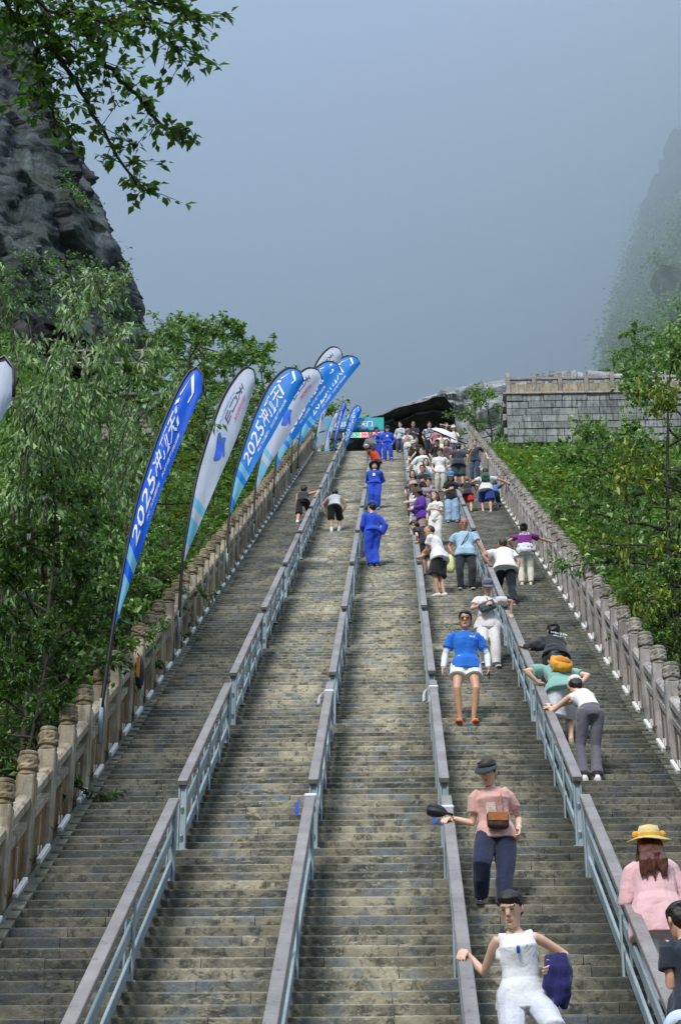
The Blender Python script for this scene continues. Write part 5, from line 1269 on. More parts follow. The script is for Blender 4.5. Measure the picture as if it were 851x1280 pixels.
# ================================================================ BITS ON THE RAILS
def ribbon(li, py, label, col='#3a66d8'):
    p = on_plane(490 + 10 * (li - 1), py, RH); x = RAIL_X[li]; y = p.y; z = nose(y) + RH
    r = empty('ribbon', (x, y, z - .06)); tag(r, label, 'ribbon', 'ribbons tied to the handrails'); q = random.Random(li * 9 + int(py))
    b = MB(); b.bbox((0, 0, .03), (.125, .06, .072), .01, Matrix.Rotation(PHI, 3, 'X')); b.build('knot', fabric('#dfe3ea'), r)
    for s_ in (-.5, .4):
        b = MB(); pts = [Vector((s_ * .05 - .04, -.04, .02)), Vector((s_ * .08 - .07, -.06, -.02)), Vector((s_ * .1 - .08, -.06, -.08)), Vector((s_ * .08 - .09, -.06, -.13 - q.uniform(0, .05)))]
        rings = [[p_ + Vector((.018, 0, .01)), p_ + Vector((.018, .006, .01)), p_ + Vector((-.018, .006, -.01)), p_ + Vector((-.018, 0, -.01))] for p_ in pts]; b.loft(rings); b.build('tail', fabric(col if s_ > -1 else '#e6e8ee'), r)
ribbon(1, 992, 'blue and white ribbon tied to the gap of the second handrail line'); ribbon(2, 1008, 'blue and white ribbon tied to the rail just above the black umbrella'); ribbon(2, 858, 'whitish ribbon tied to the rail left of the man in the blue t-shirt', '#d4dae6'); ribbon(1, 862, 'pale ribbon on the second handrail line further up', '#c8d0e6')
p = on_plane(158, 905, .0); b = MB(); y = p.y; O = Vector((-3.60, y, nose(y) + .55))
r = empty('hanging_bundle', O); tag(r, 'small dark bundle with an orange strip hanging on the left balustrade', 'bundle')
b = MB(); ell(b, (0, 0, .2), (.07, .09, .24)); b.build('dark_bag', fabric('#2e2a30'), r, True); b = MB(); b.bbox((-.02, -.09, .26), (.05, .02, .3), .006); b.build('orange_strip', fabric('#e8962a'), r); b = MB(); b.tube([(0, 0, .42), (-.05, .0, .50)], .012, 6); b.build('cord', M['black'], r)
# ================================================================ ROCKS, CLIFFS, HILL
def rock_material(name, cols, moss='#3a4a22', amt=.4, sc=.5, tilt=0.0, streak=(1, 1, 1)):
    m, nt, bs = new_mat(name); p = wpos(nt); q = wpos(nt, streak)
    c = ramp(nt, noise_n(nt, q, sc, 9, .72, .5), [(.3, cols[0]), (.46, cols[1]), (.58, cols[2]), (.72, cols[3])])
    cr_ = N(nt, 'ShaderNodeTexVoronoi', feature='DISTANCE_TO_EDGE'); cr_.inputs['Scale'].default_value = sc * 1.8; nt.links.new(q, cr_.inputs['Vector'])
    c = mixc(nt, c, '#15181a', mathn(nt, 'MULTIPLY', ramp(nt, cr_.outputs[0], [(.0, '#ffffff'), (.04, '#000000')]), .45))
    c = mixc(nt, c, moss, mathn(nt, 'MULTIPLY', ramp(nt, noise_n(nt, p, .35, 7, .75), [(.5, '#000000'), (.6, '#ffffff')]), amt))
    nt.links.new(c, bs.inputs['Base Color']); bs.inputs['Roughness'].default_value = .85
    bump(nt, bs, noise_n(nt, q, sc * 5, 9, .75), .25, .9); return m
M['rock_dark'] = rock_material('cliff_rock', ('#22272b', '#3b4347', '#5a6468', '#8d9698'), amt=.35, streak=(1, 1, .45))
M['rock_grey'] = rock_material('ridge_rock', ('#777d80', '#a3aaad', '#c2c7c9', '#dadcdc'), amt=.12, sc=.8, streak=(.5, .6, 2.2))
M['rock_hill'] = rock_material('hill_rock', ('#1e2a20', '#2c3c2c', '#4a5a4a', '#7a847c'), moss='#2c4a1c', amt=.85, sc=.2)
def crag(p, f=.25, a=1.0):
    n = noise.hetero_terrain(Vector(p) * f, .8, 2.1, 6, .6) * .35 + noise.noise(Vector((p[0] * f * .8, p[1] * f * .8, p[2] * f * .25))) * .7
    c = noise.voronoi(Vector((p[0], p[1], p[2] * .55)) * f * 2.2)[0]; n += (c[1] - c[0]) * .55
    return n * a
def facet(p, f, zs=.5):
    q = Vector((p[0] * f, p[1] * f, p[2] * f * zs)); c = noise.voronoi(q)[1][0]; r = noise.cell_vector(c * 37.3); r2 = noise.cell_vector(c * 11.7 + Vector((5, 9, 2)))
    return (r.x - .5) + (q - c).dot(r2 - Vector((.5, .5, .5))) * 1.6
def cliff_left():
    Z = 118; sil = [(210, 560), (190, 480), (166, 432), (152, 395), (150, 345), (132, 310), (118, 285), (108, 245), (108, 225), (95, 190), (92, 165), (75, 125), (62, 80), (40, 30), (18, -30), (-5, -90)]
    pts = [at(a, b, Z) for a, b in sil]; zs = [p.z for p in pts]; xs = [p.x for p in pts]; yc = pts[5].y
    nz, na = 230, 200; V = []; F = []; RX, RY = 14, 12
    for i in range(nz + 1):
        z = zs[0] + (zs[-1] - zs[0]) * i / nz; xr = float(np.interp(z, zs, xs))
        for j in range(na):
            a = 2 * math.pi * j / na; dx, dy = math.cos(a), math.sin(a)
            p = Vector((xr - RX + RX * dx, yc + RY * dy + (z - zs[0]) * .12, z)); d = facet(p, .28) * 1.3 + facet(p + Vector((3, 1, 2)), .75) * .55 + facet(p, 1.9, .7) * .22 + noise.noise(p * .12) * .9
            V.append(p + Vector((dx, dy, 0)) * d)
    for i in range(nz):
        for j in range(na): F.append((i * na + j, i * na + (j + 1) % na, (i + 1) * na + (j + 1) % na, (i + 1) * na + j))
    me = fast_mesh('rock_cliff', V, F); o = link('rock_cliff', me, M['rock_dark']); tag(o, 'tall dark craggy cliff rising behind the trees at upper left', 'cliff'); return V, na
CV, CN = cliff_left()
def ridge():
    Z = 114
    top = [(395, 560), (420, 546), (440, 536), (460, 524), (490, 511), (520, 499), (545, 490), (562, 484), (590, 479), (620, 475), (640, 471), (680, 466), (720, 463), (760, 467), (810, 470), (900, 474), (980, 480)]
    bot = [(395, 575), (420, 560), (440, 551), (460, 534), (480, 527), (500, 520), (520, 512), (540, 507), (556, 507), (566, 520), (575, 575), (640, 590), (760, 590), (980, 590)]
    n, mrow = 300, 46; V = []; F = []
    for i in range(n + 1):
        px = 395 + (980 - 395) * i / n
        ty = -(5 if px > 600 else 0) + np.interp(px, [a for a, b in top], [b for a, b in top]); by = np.interp(px, [a for a, b in bot], [b for a, b in bot])
        for j in range(mrow + 1):
            f = j / mrow
            if f < .55: q = f / .55; p = at(px, by + (ty - by) * q, Z + 3.0 * q); back = 0
            else: q = (f - .55) / .45; p = at(px, ty, Z + 3.0); back = q * 16; p = p + Vector((0, 0, 1)) * (-1.5 * q * q)
            p = Vector((p.x, p.y + back, p.z))
            # tilted strata: beds dip down to the left
            h = p.z - p.x * .33; bed = math.floor(h * 1.1 + .35 * noise.noise(p * .25)); st = noise.cell(Vector((bed * 3.7, math.floor(p.x * .22 + bed * .4) * 1.9, 0)))
            tq = Vector((p.x * .8 + p.z * .25, p.y, (p.z - p.x * .3) * 2.4)); d = (st - .5) * .4 + facet(tq, .45, 1.0) * .45 + facet(tq, 1.1, 1.0) * .2 + .15 * noise.noise(p * 1.3)
            V.append(p + Vector((0, -d, .1 * noise.noise(p * .6))))
    m1 = mrow + 1
    for i in range(n):
        for j in range(mrow): F.append((i * m1 + j, (i + 1) * m1 + j, (i + 1) * m1 + j + 1, i * m1 + j + 1))
    o = link('rock_ridge', fast_mesh('rock_ridge', V, F), M['rock_grey']); tag(o, 'grey layered rock ridge arching over the dark opening above the landing', 'rock')
    # the cave: rough ceiling, back and side walls
    a = at(428, 552, Z + .3); b = at(572, 508, Z + .3); V = []; F = []; nx_, ny_ = 40, 24; y0 = a.y - .2
    for i in range(nx_ + 1):
        px = 425 + (570 - 425) * i / nx_; c = at(px, float(np.interp(px, [q[0] for q in bot], [q[1] for q in bot])), Z)
        for j in range(ny_ + 1):
            f = j / ny_; yy = c.y - .3 + min(f, .6) / .6 * 16; zz = c.z + .35 if f < .6 else c.z + .35 - (f - .6) / .4 * (c.z - ZTOP + 1.2)
            V.append((c.x, yy + .3 * noise.noise(Vector((c.x, yy, zz)) * .6), zz + .25 * noise.noise(Vector((c.x, yy, zz)) * .8)))
    F = [(i * (ny_ + 1) + j, i * (ny_ + 1) + j + 1, (i + 1) * (ny_ + 1) + j + 1, (i + 1) * (ny_ + 1) + j) for i in range(nx_) for j in range(ny_)]
    for px in (425, 570):
        c = at(px, 540, Z); k0 = len(V); n2 = 12
        for i in range(n2 + 1):
            for j in range(n2 + 1):
                yy = c.y - .3 + 16 * i / n2; zz = ZTOP - .8 + 6.0 * j / n2 * (.45 if px < 500 else 1); V.append((c.x + .3 * noise.noise(Vector((px, yy, zz)) * .7), yy, zz))
        F += [(k0 + i * (n2 + 1) + j, k0 + (i + 1) * (n2 + 1) + j, k0 + (i + 1) * (n2 + 1) + j + 1, k0 + i * (n2 + 1) + j + 1) for i in range(n2) for j in range(n2)]
    link('cave_wall', fast_mesh('cave_wall', V, F), M['rock_dark'], o)
ridge()
def hill_right():
    sil = [(700, 560), (718, 480), (733, 458), (746, 440), (757, 400), (770, 350), (786, 300), (804, 240), (826, 170), (856, 90), (910, 0), (950, -100)]
    Zs = [132, 132, 134, 137, 148, 163, 180, 200, 225, 250, 280, 310]; V = []; F = []; nz, na = 110, 110
    pts = [at(a, b, z) for (a, b), z in zip(sil, Zs)]; zz = [p.z for p in pts]
    for i in range(nz + 1):
        z = zz[0] + (zz[-1] - zz[0]) * i / nz; x = float(np.interp(z, zz, [p.x for p in pts])); y = float(np.interp(z, zz, [p.y for p in pts]))
        for j in range(na + 1):
            f = j / na; a = math.pi * (1.15 - .75 * f)     # arc turning from the back round the left flank to the front right
            p = Vector((x + 45 + 45 * math.cos(a * 1.0 + .0), y + 14 - 26 * math.sin(a), z))
            p = Vector((x + 60 * f ** 1.4, y + 22 - 34 * math.sin(min(1, f * 1.6) * math.pi / 2), z)); d = facet(p, .12) * 3.0 + facet(p, .35) * 1.0 + crag(p, .5, .5)
            V.append(p + Vector((-.6, -.8, 0)) * d)
    n1 = na + 1; F = [(i * n1 + j, i * n1 + j + 1, (i + 1) * n1 + j + 1, (i + 1) * n1 + j) for i in range(nz) for j in range(na)]
    o = link('hill', fast_mesh('hill', V, F), M['rock_hill'], smooth=True); tag(o, kind='structure'); return V, n1
HV, HN = hill_right()
# ================================================================ MIST over the mountain behind the stairs
def mist():
    b = MB(); za, zb = ZTOP + 14, 220.0
    b.box((0, 134 + 110, (za + zb) / 2), (700, 220, zb - za)); m = bpy.data.materials.new('mist'); m.use_nodes = True; nt = m.node_tree; nt.nodes.clear()
    out_ = N(nt, 'ShaderNodeOutputMaterial'); pv = N(nt, 'ShaderNodeVolumePrincipled'); nt.links.new(pv.outputs[0], out_.inputs['Volume'])
    pv.inputs['Color'].default_value = (.775, .865, .942, 1); pv.inputs['Anisotropy'].default_value = .0
    pv.inputs['Density'].default_value = .020
    o = b.build('mist', m); tag(o, kind='stuff')
MIST = True
if MIST: mist()
# ================================================================ FOLIAGE
def leaf_material(name, c0, c1, c2, trans=.3, rough=.45):
    m, nt, bs = new_mat(name); at_ = N(nt, 'ShaderNodeAttribute', attribute_name='tint'); g = N(nt, 'ShaderNodeNewGeometry')
    n = noise_n(nt, g.outputs['Position'], .9, 3, .6)
    f = mathn(nt, 'ADD', mathn(nt, 'MULTIPLY', at_.outputs['Fac'], .75), mathn(nt, 'MULTIPLY_ADD', n, .9, -.32))
    c = ramp(nt, f, [(.05, c0), (.45, c1), (.92, c2)])
    nt.links.new(c, bs.inputs['Base Color']); bs.inputs['Roughness'].default_value = rough
    tr = N(nt, 'ShaderNodeBsdfTranslucent'); nt.links.new(mixc(nt, c, '#a8c850', .25), tr.inputs[0]); ms = N(nt, 'ShaderNodeMixShader'); ms.inputs[0].default_value = trans
    nt.links.new(bs.outputs[0], ms.inputs[1]); nt.links.new(tr.outputs[0], ms.inputs[2]); nt.links.new(ms.outputs[0], nt.nodes['Material Output'].inputs[0]); return m
LM = {
 'broad': leaf_material('broad_leaf', '#1b3a12', '#4a8030', '#b4d47a'), 'mid': leaf_material('mid_leaf', '#203e18', '#54843c', '#b8ce8e'), 'pale': leaf_material('pale_leaf', '#445c3a', '#80a070', '#ccd8b8'),
 'bamboo': leaf_material('bamboo_leaf', '#1d3a15', '#507c38', '#b0cc8a'), 'dark': leaf_material('dark_leaf', '#12260f', '#264a1c', '#4f7a30', .25), 'yellow': leaf_material('yellow_green_leaf', '#35501a', '#6d8c2c', '#b4b84a'), 'near': leaf_material('overhanging_leaf', '#12300e', '#255c16', '#4c8a24', .4)}
M['bark'] = stone_material('bark', ('#1d1b16', '#37332b', '#57503f'), '#14120d', .5, 9, .3)
def norm(a): return a / np.maximum(np.linalg.norm(a, axis=1, keepdims=True), 1e-6)
def leaf_geo(P, D, Nn, L, wr=.45, rs_=rs):
    D = norm(D); S_ = norm(np.cross(D, Nn)); Nn = norm(np.cross(S_, D)); L = L[:, None]
    a = P; c = P + D * L - Nn * L * .12; mL = P + D * L * .45 + S_ * L * wr * .5 + Nn * L * .10; mR = P + D * L * .45 - S_ * L * wr * .5 + Nn * L * .10
    V = np.stack([a, mL, c, mR], 1).reshape(-1, 3); n = len(P); b = np.arange(n) * 4
    F = np.stack([np.stack([b, b + 1, b + 2], 1), np.stack([b, b + 2, b + 3], 1)], 1).reshape(-1, 3); return V, F
def leaf_mesh(name, V, F, tint):
    me = fast_mesh(name, V, F); at_ = me.attributes.new('tint', 'FLOAT', 'POINT'); at_.data.foreach_set('value', np.repeat(tint, 4).astype(np.float32)); return me
def tree_geo(seed, H=6.0, spread=2.2, nl=12, leaf=.10, wr=.5, per=12, twigs=9, droop=.2, t0=.25, thick=.09, multi=1, flat=.0, rise=.5):
    r_ = random.Random(seed); q = np.random.RandomState(seed); mb = MB(); P = []; D = []
    for tr in range(multi):
        bx = r_.uniform(-.25, .25) * (multi > 1); by = r_.uniform(-.25, .25) * (multi > 1); pts = []; lx, ly = r_.uniform(-.5, .5), r_.uniform(-.5, .5)
        for i in range(7):
            f = i / 6; pts.append(Vector((bx + lx * f * f * spread * .6 + r_.uniform(-.05, .05) * f * H * .3, by + ly * f * f * spread * .6 + r_.uniform(-.05, .05) * f * H * .3, H * .92 * f)))
        mb.tube([pts[0] - Vector((0, 0, .5))] + pts[1:], [thick] + [thick * (1 - .85 * i / 6) for i in range(1, 7)], 7)
        for k in range(nl):
            f = t0 + (1 - t0) * (k + r_.random()) / nl; s = f * 6; i = min(5, int(s)); b0 = pts[i].lerp(pts[i + 1], s - i)
            az = k * 2.4 + r_.uniform(-.5, .5); prof = math.sin(math.pi * min(1, (f - t0) / (1 - t0) * .75 + .25)) ** .7
            L = spread * prof * r_.uniform(.7, 1.15); dr = Vector((math.cos(az), math.sin(az), rise * r_.uniform(.2, 1.2)))
            lp = [b0]
            for j in range(1, 5): lp.append(b0 + dr * L * j / 4 + Vector((r_.uniform(-.1, .1), r_.uniform(-.1, .1), -droop * L * (j / 4) ** 2 * 1.2 + r_.uniform(-.06, .06))))
            mb.tube(lp, [thick * .42 * (1 - f * .5) * (1 - .8 * j / 4) + .004 for j in range(5)], 5)
            for tw in range(twigs):
                g = r_.uniform(.25, 1.0); jj = min(3, int(g * 4)); c = lp[jj].lerp(lp[jj + 1], g * 4 - jj)
                td = (dr.normalized() * .6 + Vector((r_.gauss(0, .6), r_.gauss(0, .6), r_.gauss(.1, .45)))).normalized(); tl = r_.uniform(.3, .75) * spread * .28
                e = c + td * tl + Vector((0, 0, -droop * tl * .6)); 
                if tw % 2 == 0: mb.tube([c, c.lerp(e, .6) + Vector((0, 0, .03)), e], [.010, .007, .003], 3)
                for l in range(per):
                    u = (l + r_.random()) / per; p = c.lerp(e, .15 + .9 * u) + Vector((r_.gauss(0, .035), r_.gauss(0, .035), r_.gauss(0, .03))) * (leaf / .1)
                    P.append(p); D.append(td * .5 + Vector((r_.gauss(0, .75), r_.gauss(0, .75), r_.gauss(-.18 - droop, .35))))
    P = np.array([tuple(p) for p in P]); D = np.array([tuple(p) for p in D]); n = len(P)
    Nn = np.stack([q.normal(0, .45, n), q.normal(0, .45, n), np.ones(n)], 1); L = leaf * q.uniform(.6, 1.3, n)
    V, F = leaf_geo(P, D, Nn, L, wr); me = leaf_mesh('crown', V, F, q.uniform(0, 1, n)); tm = mb.mesh('trunk'); tm.materials.append(M['bark']); return tm, me
KINDS = {
 'broad': [tree_geo(s, 6, 2.3, 17, .17, .6, 14, 13, .18, t0=.1) for s in (1, 2, 3)], 'fine': [tree_geo(s, 6, 2.1, 19, .125, .55, 15, 15, .12, t0=.08) for s in (4, 5)],
 'layer': [tree_geo(s, 6, 2.8, 17, .16, .6, 15, 15, .08, rise=.3, t0=.2) for s in (6, 7)], 'shrub': [tree_geo(s, 2.4, 1.5, 9, .11, .55, 11, 9, .15, t0=.05, multi=3, thick=.03) for s in (8, 9)],
 'far': [tree_geo(s, 6, 2.2, 12, .17, .55, 9, 9, .12) for s in (10, 11)]}
def bamboo_geo(seed, H=7.0, n=15, spread=1.5):
    r_ = random.Random(seed); q = np.random.RandomState(seed); mb = MB(); P = []; D = []
    for c in range(n):
        az = r_.uniform(0, 6.3); x0, y0 = r_.gauss(0, .35), r_.gauss(0, .35); h = H * r_.uniform(.6, 1); out_ = spread * r_.uniform(.5, 1.3); pts = []
        for i in range(9):
            f = i / 8; pts.append(Vector((x0 + math.cos(az) * out_ * f ** 2.6, y0 + math.sin(az) * out_ * f ** 2.6, h * (f - .12 * f ** 4))))
        mb.tube(pts, [.018 * (1 - .8 * i / 8) for i in range(9)], 5)
        for k in range(26):
            f = r_.uniform(.22, 1); i = min(7, int(f * 8)); b0 = pts[i].lerp(pts[i + 1], f * 8 - i); a2 = r_.uniform(0, 6.3); L = r_.uniform(.3, .8)
            e = b0 + Vector((math.cos(a2) * L * .7, math.sin(a2) * L * .7, .1 - L * .55))
            for l in range(13):
                u = r_.uniform(.2, 1.05); p = b0.lerp(e, u) + Vector((r_.gauss(0, .05), r_.gauss(0, .05), r_.gauss(0, .04))); P.append(p); D.append(Vector((math.cos(a2) * .35 + r_.gauss(0, .4), math.sin(a2) * .35 + r_.gauss(0, .4), -.9 + r_.gauss(0, .3))))
    P = np.array([tuple(p) for p in P]); D = np.array([tuple(p) for p in D]); m = len(P); Nn = np.stack([q.normal(0, 1, m), q.normal(0, 1, m), q.uniform(.2, 1, m)], 1)
    V, F = leaf_geo(P, D, Nn, q.uniform(.09, .17, m), .30); me = leaf_mesh('leaves', V, F, q.uniform(0, 1, m)); tm = mb.mesh('culms'); tm.materials.append(M['bark']); return tm, me
KINDS['bamboo'] = [bamboo_geo(s) for s in (1, 2)]
MATD = {}; EXT = {}
def plant(px, pytop, Z, kind, mat, label, cat='tree', name=None, wide=1.0, group=None, sink=0.0, hmax=13):
    x = (px - 490) / FPX * Z; y = zy(Z); p = at(px, pytop, Z); y = min(y, 112.0)
    if y > YTOP: y = (Z - ZTOP * _sp) / _cp
    g = ground_z(x, y) - sink; q = random.Random(int(px * 13 + Z * 7)); tm, cm = q.choice(KINDS[kind])
    if cm.name not in EXT: co = np.empty(len(cm.vertices) * 3, np.float32); cm.vertices.foreach_get('co', co); co = co.reshape(-1, 3); EXT[cm.name] = (float(np.percentile(co[:, 2], 99.7)), float(np.percentile(np.hypot(co[:, 0], co[:, 1]), 97)))
    H0, R0 = EXT[cm.name]
    # height needed for the top to reach that height in the view
    h = max(1.0, min(hmax, y * math.tan(R(PITCH) + math.atan((640 - pytop) / FPX)) - g)); s = h / H0
    dist = (CURB_L - .3 - x) if x < 0 else (x - CURB_R - .3)
    if y < YTOP: wide = min(wide, max(.35, (dist + .5) / (R0 * s)))
    r = empty(name or {'shrub': 'shrub', 'bamboo': 'bamboo_clump'}.get(kind, 'leafy_tree'), (x, y, g), q.uniform(0, 6.28)); r.scale = (s * wide, s * wide, s); tag(r, label, cat, group)
    o = bpy.data.objects.new('trunk' if kind != 'bamboo' else 'culms', tm); COL.objects.link(o); o.parent = r
    key = (cm.name, mat)
    if key not in MATD:
        c2 = cm.copy(); c2.materials.clear(); c2.materials.append(LM[mat]); MATD[key] = c2
    o = bpy.data.objects.new('crown', MATD[key]); COL.objects.link(o); o.parent = r
    return r
GL = 'trees on the bank left of the stairs'; GR = 'trees on the slope right of the stairs'
for a in [
 (15, 350, 27, 'bamboo', 'bamboo', 'tall bamboo clump at the left edge beside the pale flag'), (70, 415, 29, 'bamboo', 'bamboo', 'pale green bamboo clump second from the left edge'), (112, 490, 32, 'bamboo', 'bamboo', 'drooping bamboo clump left of the deep blue flag'),]:
    plant(*a, cat='bamboo', group='bamboo clumps on the left bank')
LT = [
 (35, 570, 24, 'broad', 'dark', 'dark broad-leaved tree at far left under the bamboo'), (98, 590, 27, 'fine', 'broad', 'green bushy tree below the drooping bamboo clump'), (70, 640, 25, 'broad', 'broad', 'broad-leaved tree between the bamboo and the balustrade'), (150, 700, 33, 'shrub', 'dark', 'dark shrub just behind the balustrade at the foot of the deep blue flag'),
 (92, 325, 46, 'layer', 'pale', 'pale layered tree reaching in front of the dark cliff'), (165, 445, 62, 'layer', 'mid', 'tree with flat branches right above the path railing on the left'), (215, 405, 68, 'broad', 'mid', 'rounded tree behind the gap between the first two flags'),
 (250, 385, 72, 'layer', 'mid', 'tallest treetop left of the flags, against the sky'), (292, 408, 78, 'broad', 'broad', 'treetop against the sky just above the pale second flag'), (335, 440, 86, 'broad', 'broad', 'treetop peeking over the broad azure flag'), (375, 500, 95, 'far', 'broad', 'dark small tree behind the flag row near the landing'),
 (130, 450, 54, 'broad', 'mid', 'tree below the path railing on the left bank'), (185, 500, 50, 'fine', 'yellow', 'yellow-green fine-leaved tree left of the deep blue flag top'), (250, 470, 60, 'fine', 'mid', 'fine-leaved tree behind the pale second flag'), (290, 500, 66, 'broad', 'broad', 'tree filling the gap left of the broad azure flag'),
 (150, 565, 42, 'broad', 'mid', 'broad-leaved tree behind the middle of the deep blue flag'), (205, 585, 46, 'fine', 'broad', 'bushy green tree between the deep blue and the pale flag'), (262, 560, 55, 'broad', 'broad', 'bushy tree right of the pale second flag'), (120, 630, 34, 'fine', 'broad', 'dark green bushy tree left of the lower deep blue flag'),
 (170, 655, 38, 'broad', 'broad', 'low tree behind the balustrade right of the deep blue flag foot'), (70, 690, 29, 'broad', 'dark', 'dark leafy tree in the shade under the bamboo'), (20, 640, 25, 'fine', 'dark', 'dark fine-leaved tree at the left edge under the bamboo'), (110, 735, 29, 'broad', 'dark', 'dark bush-like tree behind the balustrade below the bamboo'), (10, 760, 21.5, 'broad', 'dark', 'dark tree at the left edge above the lowest ferns')]
for a in LT: plant(*a, group=GL, wide=.55 if a[0] == 92 else 1.0)
RT = [
 (596, 484, 90, 'far', 'mid', 'small roundish tree on the landing between the crowd and the terrace wall'), (614, 500, 89.5, 'far', 'broad', 'small tree touching the corner of the terrace wall'), (835, 455, 33, 'layer', 'mid', 'tree with pale upper leaves rising at the right edge beside the terrace'), (862, 480, 28, 'layer', 'yellow', 'yellow-green tree cut by the right edge'),
 (790, 530, 40, 'layer', 'mid', 'spreading tree in front of the terrace wall'), (735, 585, 48, 'layer', 'broad', 'low spreading tree with a thin pale trunk below the terrace wall'), (835, 590, 34, 'broad', 'pale', 'tree with greyish leaves at the right edge'), (690, 590, 60, 'fine', 'yellow', 'yellow-green bush under the terrace wall, nearest the balustrade'),
 (655, 575, 72, 'shrub', 'yellow', 'small yellow-green shrub at the foot of the terrace wall'), (800, 650, 37, 'fine', 'broad', 'green bushy tree behind the middle of the right balustrade'), (760, 650, 42, 'broad', 'broad', 'dark green tree left of the bushy one on the right slope'), (845, 700, 30, 'broad', 'mid', 'bright green tree behind the lower right balustrade'), (715, 640, 50, 'fine', 'mid', 'bush behind the balustrade beside the purple climber'),
 (860, 760, 27, 'fine', 'dark', 'dark tree at the right edge behind the nearest caps'), (812, 720, 33, 'shrub', 'mid', 'bright shrub behind the right balustrade'),
 (672, 612, 64, 'shrub', 'mid', 'round shrub between the terrace wall foot and the balustrade'), (700, 575, 70, 'fine', 'yellow', 'yellowish bush against the middle of the terrace wall'), (725, 560, 74, 'fine', 'mid', 'green bush against the right part of the terrace wall'), (762, 545, 66, 'broad', 'mid', 'leafy bush reaching up the terrace wall near its right end'),
 (640, 566, 80, 'shrub', 'broad', 'low dark shrub at the left foot of the terrace wall'), (748, 690, 46, 'shrub', 'yellow', 'yellow shrub behind the balustrade caps level with the grey-capped woman'), (776, 610, 52, 'fine', 'pale', 'pale-leaved bush in the middle of the right slope'), (700, 655, 54, 'shrub', 'broad', 'dark shrub behind the balustrade above the purple climber')]
for a in RT: plant(*a, group=GR)
# trees on the foggy hill at upper right
for i, (px, py, Z, k) in enumerate(((790, 405, 127, 'layer'), (815, 440, 122, 'far'), (765, 440, 128, 'far'), (840, 415, 126, 'far'), (850, 455, 119, 'far'))):
    p = at(px, py, Z); tm, cm = KINDS[k][i % 2]; s = .75; g = p.z - 6 * s
    r = empty('leafy_tree', (p.x, p.y, g), i * 1.3); r.scale = (s, s, s); tag(r, ['spreading tree on the hillside above the terrace', 'hillside tree just right above the terrace balustrade', 'hillside tree at the foot of the foggy slope, left side', 'hillside tree near the right edge in thin mist', 'lowest hillside tree at the right edge'][i], 'tree', 'trees on the misty hillside')
    for nm, me in (('trunk', tm), ('crown', cm)):
        if nm == 'crown':
            key = (cm.name, 'broad')
            if key not in MATD: c2 = cm.copy(); c2.materials.clear(); c2.materials.append(LM['broad']); MATD[key] = c2
            me = MATD[key]
        o = bpy.data.objects.new(nm, me); COL.objects.link(o); o.parent = r
# ground cover: ferns, creepers and brambles nobody could count
def cover(name, n, xa, xb, ya, yb, leaf, mat, seed, per=8, hgt=.35, dens=None):
    per -= 1
    q = np.random.RandomState(seed); P = []; D = []; L = []; T = []
    X = q.uniform(xa, xb, n); Yv = ya + (yb - ya) * q.uniform(0, 1, n) ** 1.25; keep = 0
    for x, y in zip(X, Yv):
        if dens is not None and fbm(x * .35, y * .35, seed) + .35 < dens * q.uniform(.2, 1): continue
        z = ground_z(x, y); k = per; a = q.uniform(0, 6.28, k); h = q.uniform(.0, hgt, k) * (1 + fbm(x * .6, y * .6, 7)); rr = q.uniform(.02, .35, k); sz = (.75 + y / 55) * leaf
        P.append(np.stack([x + np.cos(a) * rr, y + np.sin(a) * rr, z + h], 1)); D.append(np.stack([np.cos(a), np.sin(a), q.uniform(-.3, .8, k)], 1)); L.append(sz * q.uniform(.6, 1.3, k)); T.append(np.full(k, q.uniform(0, .6)) + q.uniform(0, .4, k))
    P = np.concatenate(P); D = np.concatenate(D); L = np.concatenate(L); T = np.concatenate(T); m = len(P)
    Nn = np.stack([q.normal(0, .5, m), q.normal(-.3, .5, m), np.ones(m)], 1); V, F = leaf_geo(P, D, Nn, L, .5); me = leaf_mesh(name, V, F, T); o = link(name, me, LM[mat]); tag(o, kind='stuff'); return o
cover('undergrowth', 13000, -22, CURB_L - .6, 9, YTOP + 22, .13, 'broad', 3)
cover('brambles', 9000, -14, CURB_L - .6, 9, YTOP, .12, 'mid', 4, hgt=.6, dens=.5)
cover('undergrowth', 13000, CURB_R + .55, 18, 12, YTOP + 2, .13, 'broad', 5, hgt=.8)
cover('brambles', 4500, CURB_R + .6, 12, 25, YTOP, .13, 'yellow', 6, hgt=.6, dens=.5)
# shrubs covering the misty hillside
def hill_cover():
    q = np.random.RandomState(9); A = np.array([tuple(v) for v in HV]).reshape(-1, HN, 3); nz = A.shape[0]; P = []; D = []; L = []; T = []
    for c in range(14000):
        i = int(q.uniform(0, 1) ** 1.5 * (nz - 1) * .5); j = int(q.uniform(.02, .5) * (HN - 1)); p = A[i, j]
        if noise.noise(Vector(p) * .25) < -.12: continue
        k = 9; off = q.normal(0, .5, (k, 3)); t = q.uniform(0, .6)
        P.append(p + off * 1.2 + np.array([-.3, -.5, .3])); D.append(np.stack([q.normal(0, 1, k), q.normal(-.4, .6, k), q.normal(-.1, .5, k)], 1)); L.append(q.uniform(.3, .6, k)); T.append(np.full(k, t) + q.uniform(0, .4, k))
    P = np.concatenate(P); D = np.concatenate(D); L = np.concatenate(L); T = np.concatenate(T); m = len(P); Nn = np.stack([q.normal(-.2, .5, m), q.normal(-.6, .5, m), np.ones(m)], 1)
    V, F = leaf_geo(P, D, Nn, L, .6); o = link('hillside_scrub', leaf_mesh('hillside_scrub', V, F, T), LM['mid']); tag(o, kind='stuff')
hill_cover()
